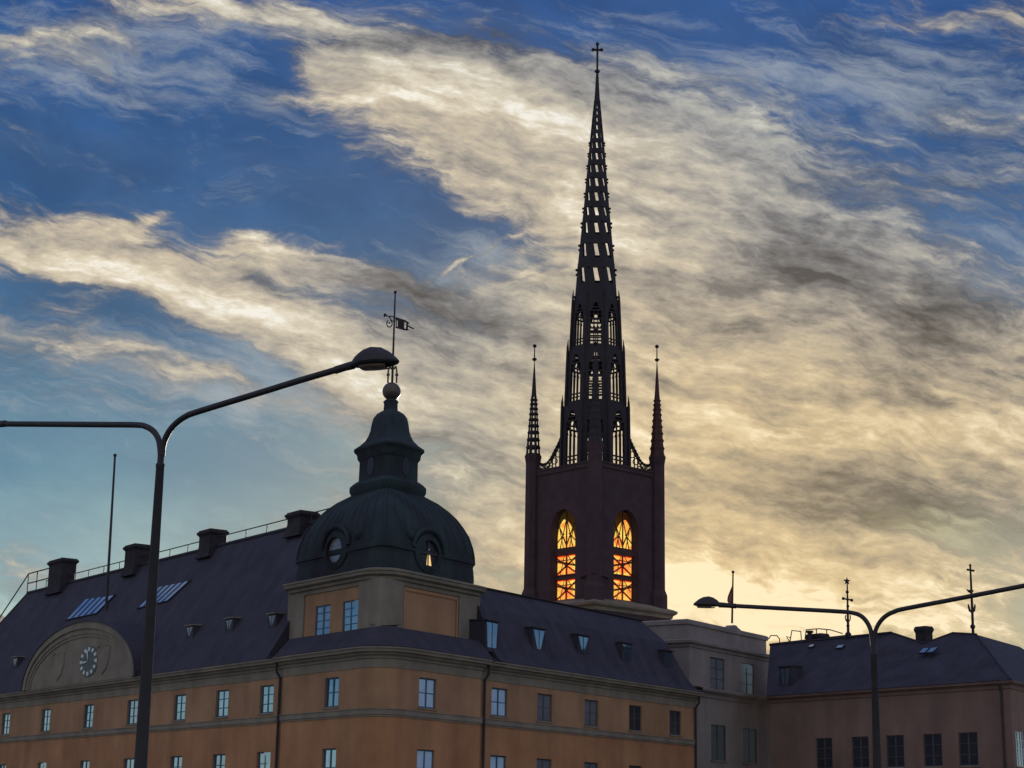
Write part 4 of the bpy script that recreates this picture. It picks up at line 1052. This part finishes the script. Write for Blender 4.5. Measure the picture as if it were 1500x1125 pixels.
# belfry windows: tracery and amber glass
for k in range(4):
    th = rot4 + 2*math.pi*k/4; nn = Vector((math.cos(th), math.sin(th), 0)); tt = Vector((-math.sin(th), math.cos(th), 0)); C0 = Vector((ax, ay, 0))
    hwid = UH*AP
    B = lambda x, z, o=-.5: C0 + nn*(AP+o) + tt*x + Vector((0, 0, z))
    def arch(x):    # height of the opening at x
        q = min(1, abs(x)/hwid); return wz[1] + (wz[2]-wz[1])*(1-q*q)**(1/1.7)
    tr = MB()
    def bar(x0, z0, x1, z1, r_=.07): tr.tube([B(x0, z0), B(x1, z1)], r_, 6)
    zl = [wz[0], zw(848), zw(843), zw(812), zw(801), zw(776)]
    bar(0, wz[0], 0, wz[2]-.2, .07)
    front_ = math.cos(th-FR) > 0
    if front_:
        for (za, zb_) in ((zl[1], zl[2]), (zl[3], zl[4])):
            tr.hexa([B(-hwid, za, -.42), B(hwid, za, -.42), B(hwid, za, -.6), B(-hwid, za, -.6), B(-hwid, zb_, -.42), B(hwid, zb_, -.42), B(hwid, zb_, -.6), B(-hwid, zb_, -.6)])
        for (za, zb_) in ((wz[0], zl[1]), (zl[2], zl[3])):
            zm = (za+zb_)/2
            bar(-hwid, za, hwid, zb_, .06); bar(-hwid, zb_, hwid, za, .06); bar(-hwid, zm+.5, hwid, zm+.5, .045)
            bar(-hwid, za+.1, hwid, za+.1, .09); bar(-hwid*.5, za, -hwid*.15, zb_, .035); bar(hwid*.1, zb_, hwid*.62, zm, .035)
        for sg in (-1, 1):
            bar(0, zl[4]+.2, sg*hwid*.75, wz[1]+1.0, .06); bar(sg*hwid*.5, zl[4], 0, wz[1]+1.2, .05); bar(sg*hwid*.25, zl[4], sg*hwid*.6, wz[1]+.6, .04); bar(sg*hwid*.9, zl[4]+.3, sg*hwid*.2, zl[4]+1.3, .05)
            bar(sg*(hwid-.05), wz[0], sg*(hwid-.05), wz[1], .1)
    else:
        for z in (zl[1], zl[3]): bar(-hwid, z, hwid, z, .1)
    wobj = tr.build('belfry_window', 'redbrown', ch)
    if front_:
        gl = MB(); npt = 24
        xs = [-hwid + 2*hwid*i/npt for i in range(npt+1)]
        lo = [B(x, wz[0], -.62) for x in xs]; hi = [B(x, arch(x)-.01, -.62) for x in xs]
        gl.add(lo+hi, [(i, i+1, npt+2+i, npt+1+i) for i in range(npt)])
        gl.build('belfry_glass', 'amber', wobj)
        rg = MB()  # painted red glow around and across the sunlit panes
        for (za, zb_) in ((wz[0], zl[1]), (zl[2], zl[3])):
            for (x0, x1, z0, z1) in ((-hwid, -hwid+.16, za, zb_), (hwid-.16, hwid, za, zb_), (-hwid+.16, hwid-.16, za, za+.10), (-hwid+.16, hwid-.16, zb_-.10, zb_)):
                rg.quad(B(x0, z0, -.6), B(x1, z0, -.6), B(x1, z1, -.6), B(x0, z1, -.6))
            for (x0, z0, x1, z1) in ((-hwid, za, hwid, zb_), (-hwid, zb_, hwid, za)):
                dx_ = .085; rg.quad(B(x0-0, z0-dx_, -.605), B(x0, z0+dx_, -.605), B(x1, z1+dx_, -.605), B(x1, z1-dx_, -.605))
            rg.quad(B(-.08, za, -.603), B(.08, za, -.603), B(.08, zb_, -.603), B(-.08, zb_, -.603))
        rg.build('red_glow_border', 'redglow', wobj)
# eyebrow moulding between the windows
t = MB()
for sg in (-1, 1):
    W2 = Wall(cpt(HD+.0, FR, 0), (cpt(HD, FR+sg*math.pi/2, 0)-cpt(HD, FR, 0)), Vector((math.cos(FR+sg*math.pi/4), math.sin(FR+sg*math.pi/4), 0)))
    t.tube([W2.pt(TR*.9, zw(846), .1), W2.pt(TR*2.0, zw(848), .1), W2.pt(TR*2.3, zw(850), .1)], .12, 6)
t.tube([cpt(HD+TR*.95, FR-.02, zw(846)), cpt(HD+TR*.95, FR+.02, zw(846))], .12, 6)
t.build('weather_moulding', 'brick', ch)

# spire: pierced octagon
sp = MB()
def tier(y0, y1, h0, h1, grid_even):
    z0, z1 = zc(y0), zc(y1); a0, a1 = h0*mpx(y0), h1*mpx(y1); H = z1-z0
    A = lambda f: a0+(a1-a0)*f; Zf = lambda f: z0+H*f
    for k in range(8):
        def pc(f0, f1_, u0, u1, v0=None, v1=None, t=.16): piece(sp, 8, k, Zf(f0), Zf(f1_), A(f0), A(f1_), u0, u1, u0 if v0 is None else v0, u1 if v1 is None else v1, t)
        uh = .58
        pc(0, .04, -1, 1)
        pc(.04, .84, -1, -uh); pc(.04, .84, uh, 1)
        for f in (.16,): pc(f-.012, f+.012, -uh, uh, t=.1)
        for u in (-.2, .2): pc(.04, .74, u-.052, u+.052, t=.1)
        for u in (-.4, 0, .4):
            pc(.10-.012, .10+.012, u-.1, u+.1, t=.08)
            pc(.64, .68, u-.13, u-.05, u-.2, u-.14, t=.1); pc(.64, .68, u+.05, u+.13, u+.14, u+.2, t=.1)
        pc(.72, .75, -uh, uh, t=.1)
        # tracery head: pointed, with a small eye
        pc(.75, .84, -uh, -.42, -uh, -.25); pc(.75, .84, .42, uh, .25, uh)
        pc(.84, .90, -1, -.25, -1, -.12); pc(.84, .90, .25, 1, .12, 1)
        pc(.79, .815, -.3, .3, t=.1)
        pc(.90, 1.0, -1, 1)
        if k % 2 == 0 and grid_even:
            for f in (.26, .36, .46, .56): pc(f-.016, f+.016, -uh, uh, t=.1)
    # step ledge and corner spikes
    for k in range(8):
        piece(sp, 8, k, z0-.18, z0+.12, a0*1.035, a0*1.035, -1, 1, -1, 1, .3)
        w = FR + (k+.5)*math.pi/4; rr = a0*1.02/math.cos(math.pi/8)
        sp.tube([cpt(rr, w, z0-.1), cpt(a1*1.02/math.cos(math.pi/8), w, z1-.2), cpt(a1*1.02/math.cos(math.pi/8), w, z1+.35), cpt(a1*1.0/math.cos(math.pi/8), w, z1+1.1)], [.16, .15, .11, .02], 6)
tier(690, 600, 49, 47.5, False); tier(597, 518, 42.5, 40, True); tier(515, 445, 36, 33, True)
yb = [440, 400, 364, 331, 309, 287, 266, 246, 228, 212, 198, 186, 175, 165, 156.5, 149]
hw_ = lambda y: [30.5, 27.6, 24, 21, 18.8, 16.9, 15.2, 13.5, 12.0, 10.6, 9.4, 8.2, 7.2, 6.2, 5.3, 4.6][yb.index(y)]
z_lo = zc(445); 
for k in range(8): piece(sp, 8, k, zc(447), zc(440), 33*mpx(445), 30.8*mpx(440), -1, 1, -1, 1, .25)
for i, (ya, yb_) in enumerate(zip(yb, yb[1:])):
    z0, z1 = zc(ya), zc(yb_); a0, a1 = hw_(ya)*mpx(ya), hw_(yb_)*mpx(yb_); T = z1-z0
    for k in range(8):
        dep = .5*(1-math.cos(k*math.pi/4))/2*T        # the bands wind upward round to the far side
        if i == 0 and dep > 0: piece(sp, 8, k, z0, z0+dep, a0, a0+(a1-a0)*dep/T, -1, 1, -1, 1, .16)
        dz = .42*T
        def A(z): return a0+(a1-a0)*(z-z0)/T
        zb0, zb1, zb2 = z0+dep, z0+dep+dz, z1+dep
        piece(sp, 8, k, zb0, zb1, A(zb0), A(zb1), -1, 1, -1, 1, .14)
        sl_ = (.20 if math.cos(k*math.pi/4) > -.1 else -.20); uo = .33
        piece(sp, 8, k, zb1, zb2, A(zb1), A(zb2), -1, -uo+sl_, -1, -uo-sl_, .12)
        piece(sp, 8, k, zb1, zb2, A(zb1), A(zb2), uo+sl_, 1, uo-sl_, 1, .12)
        w = FR + (k+.5)*math.pi/4
        if ya > 200: sp.ball(cpt(a0*1.03/math.cos(math.pi/8), w, z0+.05), .09+.05*a0/2, 6)
sp.lathe([(4.7*mpx(149), zc(151)), (3.2*mpx(130), zc(130)), (2.2*mpx(115), zc(112)), (1.7*mpx(105), zc(106))], (ax, ay), 8, FR+math.pi/8)
spire = sp.build('spire', 'iron', ch)
cr = MB(); xt = lambda y: Vector((ax, ay, zc(y)))
cr.lathe([(.1, zc(108)), (.26, zc(105.5)), (.26, zc(103.5)), (.1, zc(101)), (.11, zc(64)), (.08, zc(62.5))], (ax, ay), 8)
cr.tube([Vector((ax-.38, ay, zc(73))), Vector((ax+.38, ay, zc(73)))], .11, 6)
for dx in (-.42, .42): cr.ball(Vector((ax+dx, ay, zc(73))), .19, 8)
cr.ball(Vector((ax, ay, zc(64.5))), .19, 8); cr.ball(Vector((ax, ay, zc(73))), .16, 8); cr.build('cross', 'iron', spire)

# openwork braces from the turrets to the spire, and parapet rails
for i in range(4):
    w = FR + i*math.pi/2; t = MB()
    ra, rb_ = HD-TR*.8, 47*mpx(660)
    zlo, zhi = at(800, 679, YC).z, at(838, 632, YC).z
    P = lambda f, e=0.0: cpt(ra+(rb_-ra)*f, w, zlo + (zhi-zlo)*(f**2.1) + e - .55*math.sin(math.pi*min(1, f*1.6))*0.5)
    for e, r_ in ((0, .11), (-.42, .08)): t.tube([P(f/14, e) for f in range(15)], r_, 6)
    for f in range(1, 14):
        c = P(f/14); t.ball(c + Vector((0, 0, .12)), .10, 5)
    for f in (.22, .42, .56, .70, .86):
        c = P(f); t.tube([cpt(ra+(rb_-ra)*f, w, zTT), c], .07, 6)
    for f in (.12, .32, .49, .63, .78):
        c = P(f, -.9); rr = min(.30, max(.12, (c.z-zTT)*.3))
        rd = Vector((math.cos(w), math.sin(w), 0))
        c.z = max(c.z, zTT+.55)
        t.tube([c + rd*rr*math.cos(q) + Vector((0, 0, rr*math.sin(q))) for q in [2*math.pi*j/10 for j in range(11)]], .055, 5)
    t.tube([cpt(ra, w, zTT+.25), cpt(rb_, w, zTT+.25)], .06, 5)
    t.build('openwork_brace', 'iron', ch)

# ------------------------------------------------------------------ street lamps
def street_lamp(label, jx, jy, Yj, lat, dep, left, right, headL, headR, pxw, ybase):
    J = at(jx, jy, Yj); base = Vector((J.x, J.y, 0))
    o = thing('street_lamp', label, 'street lamp', base, 'twin armed street lamps')
    h = Vector((lat, -dep, 0)).normalized(); Wp = Wall(base, h, Vector((h.y, -h.x, 0)))
    k = Yj/F_PX
    pw = lambda px_: px_*k/2
    zcol = at(jx, jy+32*pxw, Yj).z
    t = MB(); t.lathe([(pw(34*pxw), 0), (pw(34*pxw), .5), (pw(24*pxw), .55), (pw(20*pxw), 1.9), (pw(12.5*pxw), zcol-.06), (pw(13.5*pxw), zcol-.05), (pw(13.5*pxw), zcol), (pw(10*pxw), zcol+.02), (pw(10*pxw), J.z+.02)], base, 16)
    t.build('pole', 'lampsteel', o, True)
    for nm_, lst, hd in (('arm', left, headL), ('arm', right, headR)):
        P3 = [Wp.px(x, y) for x, y in lst]
        # smooth the bend
        cur = []
        for a in range(len(P3)-1):
            p0, p1, p2, p3 = P3[max(a-1, 0)], P3[a], P3[a+1], P3[min(a+2, len(P3)-1)]
            for q in range(6):
                u = q/6; cur.append(.5*((2*p1)+(p2-p0)*u+(2*p0-5*p1+4*p2-p3)*u*u+(3*p1-p0-3*p2+p3)*u**3))
        cur.append(P3[-1])
        t = MB(); t.tube(cur, pw(9.2*pxw), 10); arm = t.build(nm_, 'lampsteel', o, True)
        A = Wp.px(*hd[0]); B_ = Wp.px(*hd[1]); ex = (B_-A); ln = ex.length; ex.normalize(); sd_ = Vector((ex.y, -ex.x, 0)).normalized(); upv = sd_.cross(ex); upv = upv if upv.z > 0 else -upv
        # sleeve
        t = MB(); t.tube([cur[-1]-(A-cur[-1]).normalized()*.12, cur[-1]+(A-cur[-1])*.4, A + ex*.05], [pw(11*pxw), pw(11*pxw), pw(12*pxw)], 10); t.build('sleeve', 'lampsteel', arm, True)
        # cobra head shell
        st = [(0, .030, .022, .04), (.06, .05, .03, .055), (.16, .115, .04, .10), (.30, .165, .045, .145), (.46, .19, .05, .165), (.62, .175, .05, .165), (.76, .13, .045, .15), (.88, .07, .035, .11), (.96, .03, .025, .06), (1.0, .006, .01, .015)]
        vs = []; n = 16; sc = ln/.70
        for (f, tp, bt, wd) in st:
            c = A + ex*(ln*f)
            for j in range(n):
                q = 2*math.pi*j/n; cy, sy = math.cos(q), math.sin(q)
                vs.append(c + sd_*(wd*sc*cy) + upv*((tp if sy > 0 else bt)*sc*sy))
        t = MB(); t.add(vs, [(i*n+j, i*n+(j+1) % n, (i+1)*n+(j+1) % n, (i+1)*n+j) for i in range(len(st)-1) for j in range(n)] + [tuple(range(n))[::-1], tuple((len(st)-1)*n+j for j in range(n))])
        head = t.build('lamp_head', 'lampsteel', o, True)
        t = MB(); vs = []
        for (f, wd) in ((.28, .09), (.4, .125), (.55, .13), (.7, .12), (.82, .08)):
            c = A + ex*(ln*f) - upv*(.043*sc)
            for j in range(9):
                q = math.pi*j/8; vs.append(c + sd_*(wd*sc*math.cos(q)) - upv*(.035*sc*math.sin(q)))
        t.add(vs, [(i*9+j, i*9+j+1, (i+1)*9+j+1, (i+1)*9+j) for i in range(4) for j in range(8)]); t.build('lamp_lens', 'lens', head, True)
street_lamp('tall nearer twin armed street lamp whose head reaches in front of the dome finial', 237, 648, 28.0, 3.08, 2.22,
            [(235.5, 668), (234.5, 655), (232, 643), (225, 632), (214, 625), (200, 622.5), (150, 622), (80, 621.5), (2, 621)],
            [(237.5, 668), (238.5, 655), (242, 643), (249, 630), (259, 619), (272, 610), (290, 603), (380, 575.5), (440, 557), (500, 539.5)],
            [(-12, 622), (-66, 628)], [(514, 535), (583, 528)], 1.0, 1125)
street_lamp('lower twin armed street lamp at the right, farther away, arm passing before the flag', 1279, 934, 44.0, 3.08, 2.22,
            [(1278.5, 946), (1277.5, 936), (1275, 922), (1269, 910), (1260, 901.5), (1247, 897.5), (1225, 895.5), (1150, 891.5), (1072, 887.3)],
            [(1279.5, 946), (1280.5, 936), (1283, 922), (1289, 911), (1298, 902), (1310, 896), (1326, 891.5), (1400, 877.5), (1500, 858), (1520, 853.5)],
            [(1056, 886), (1016, 885.5)], [(1532, 851), (1590, 845)], .72, 1125)
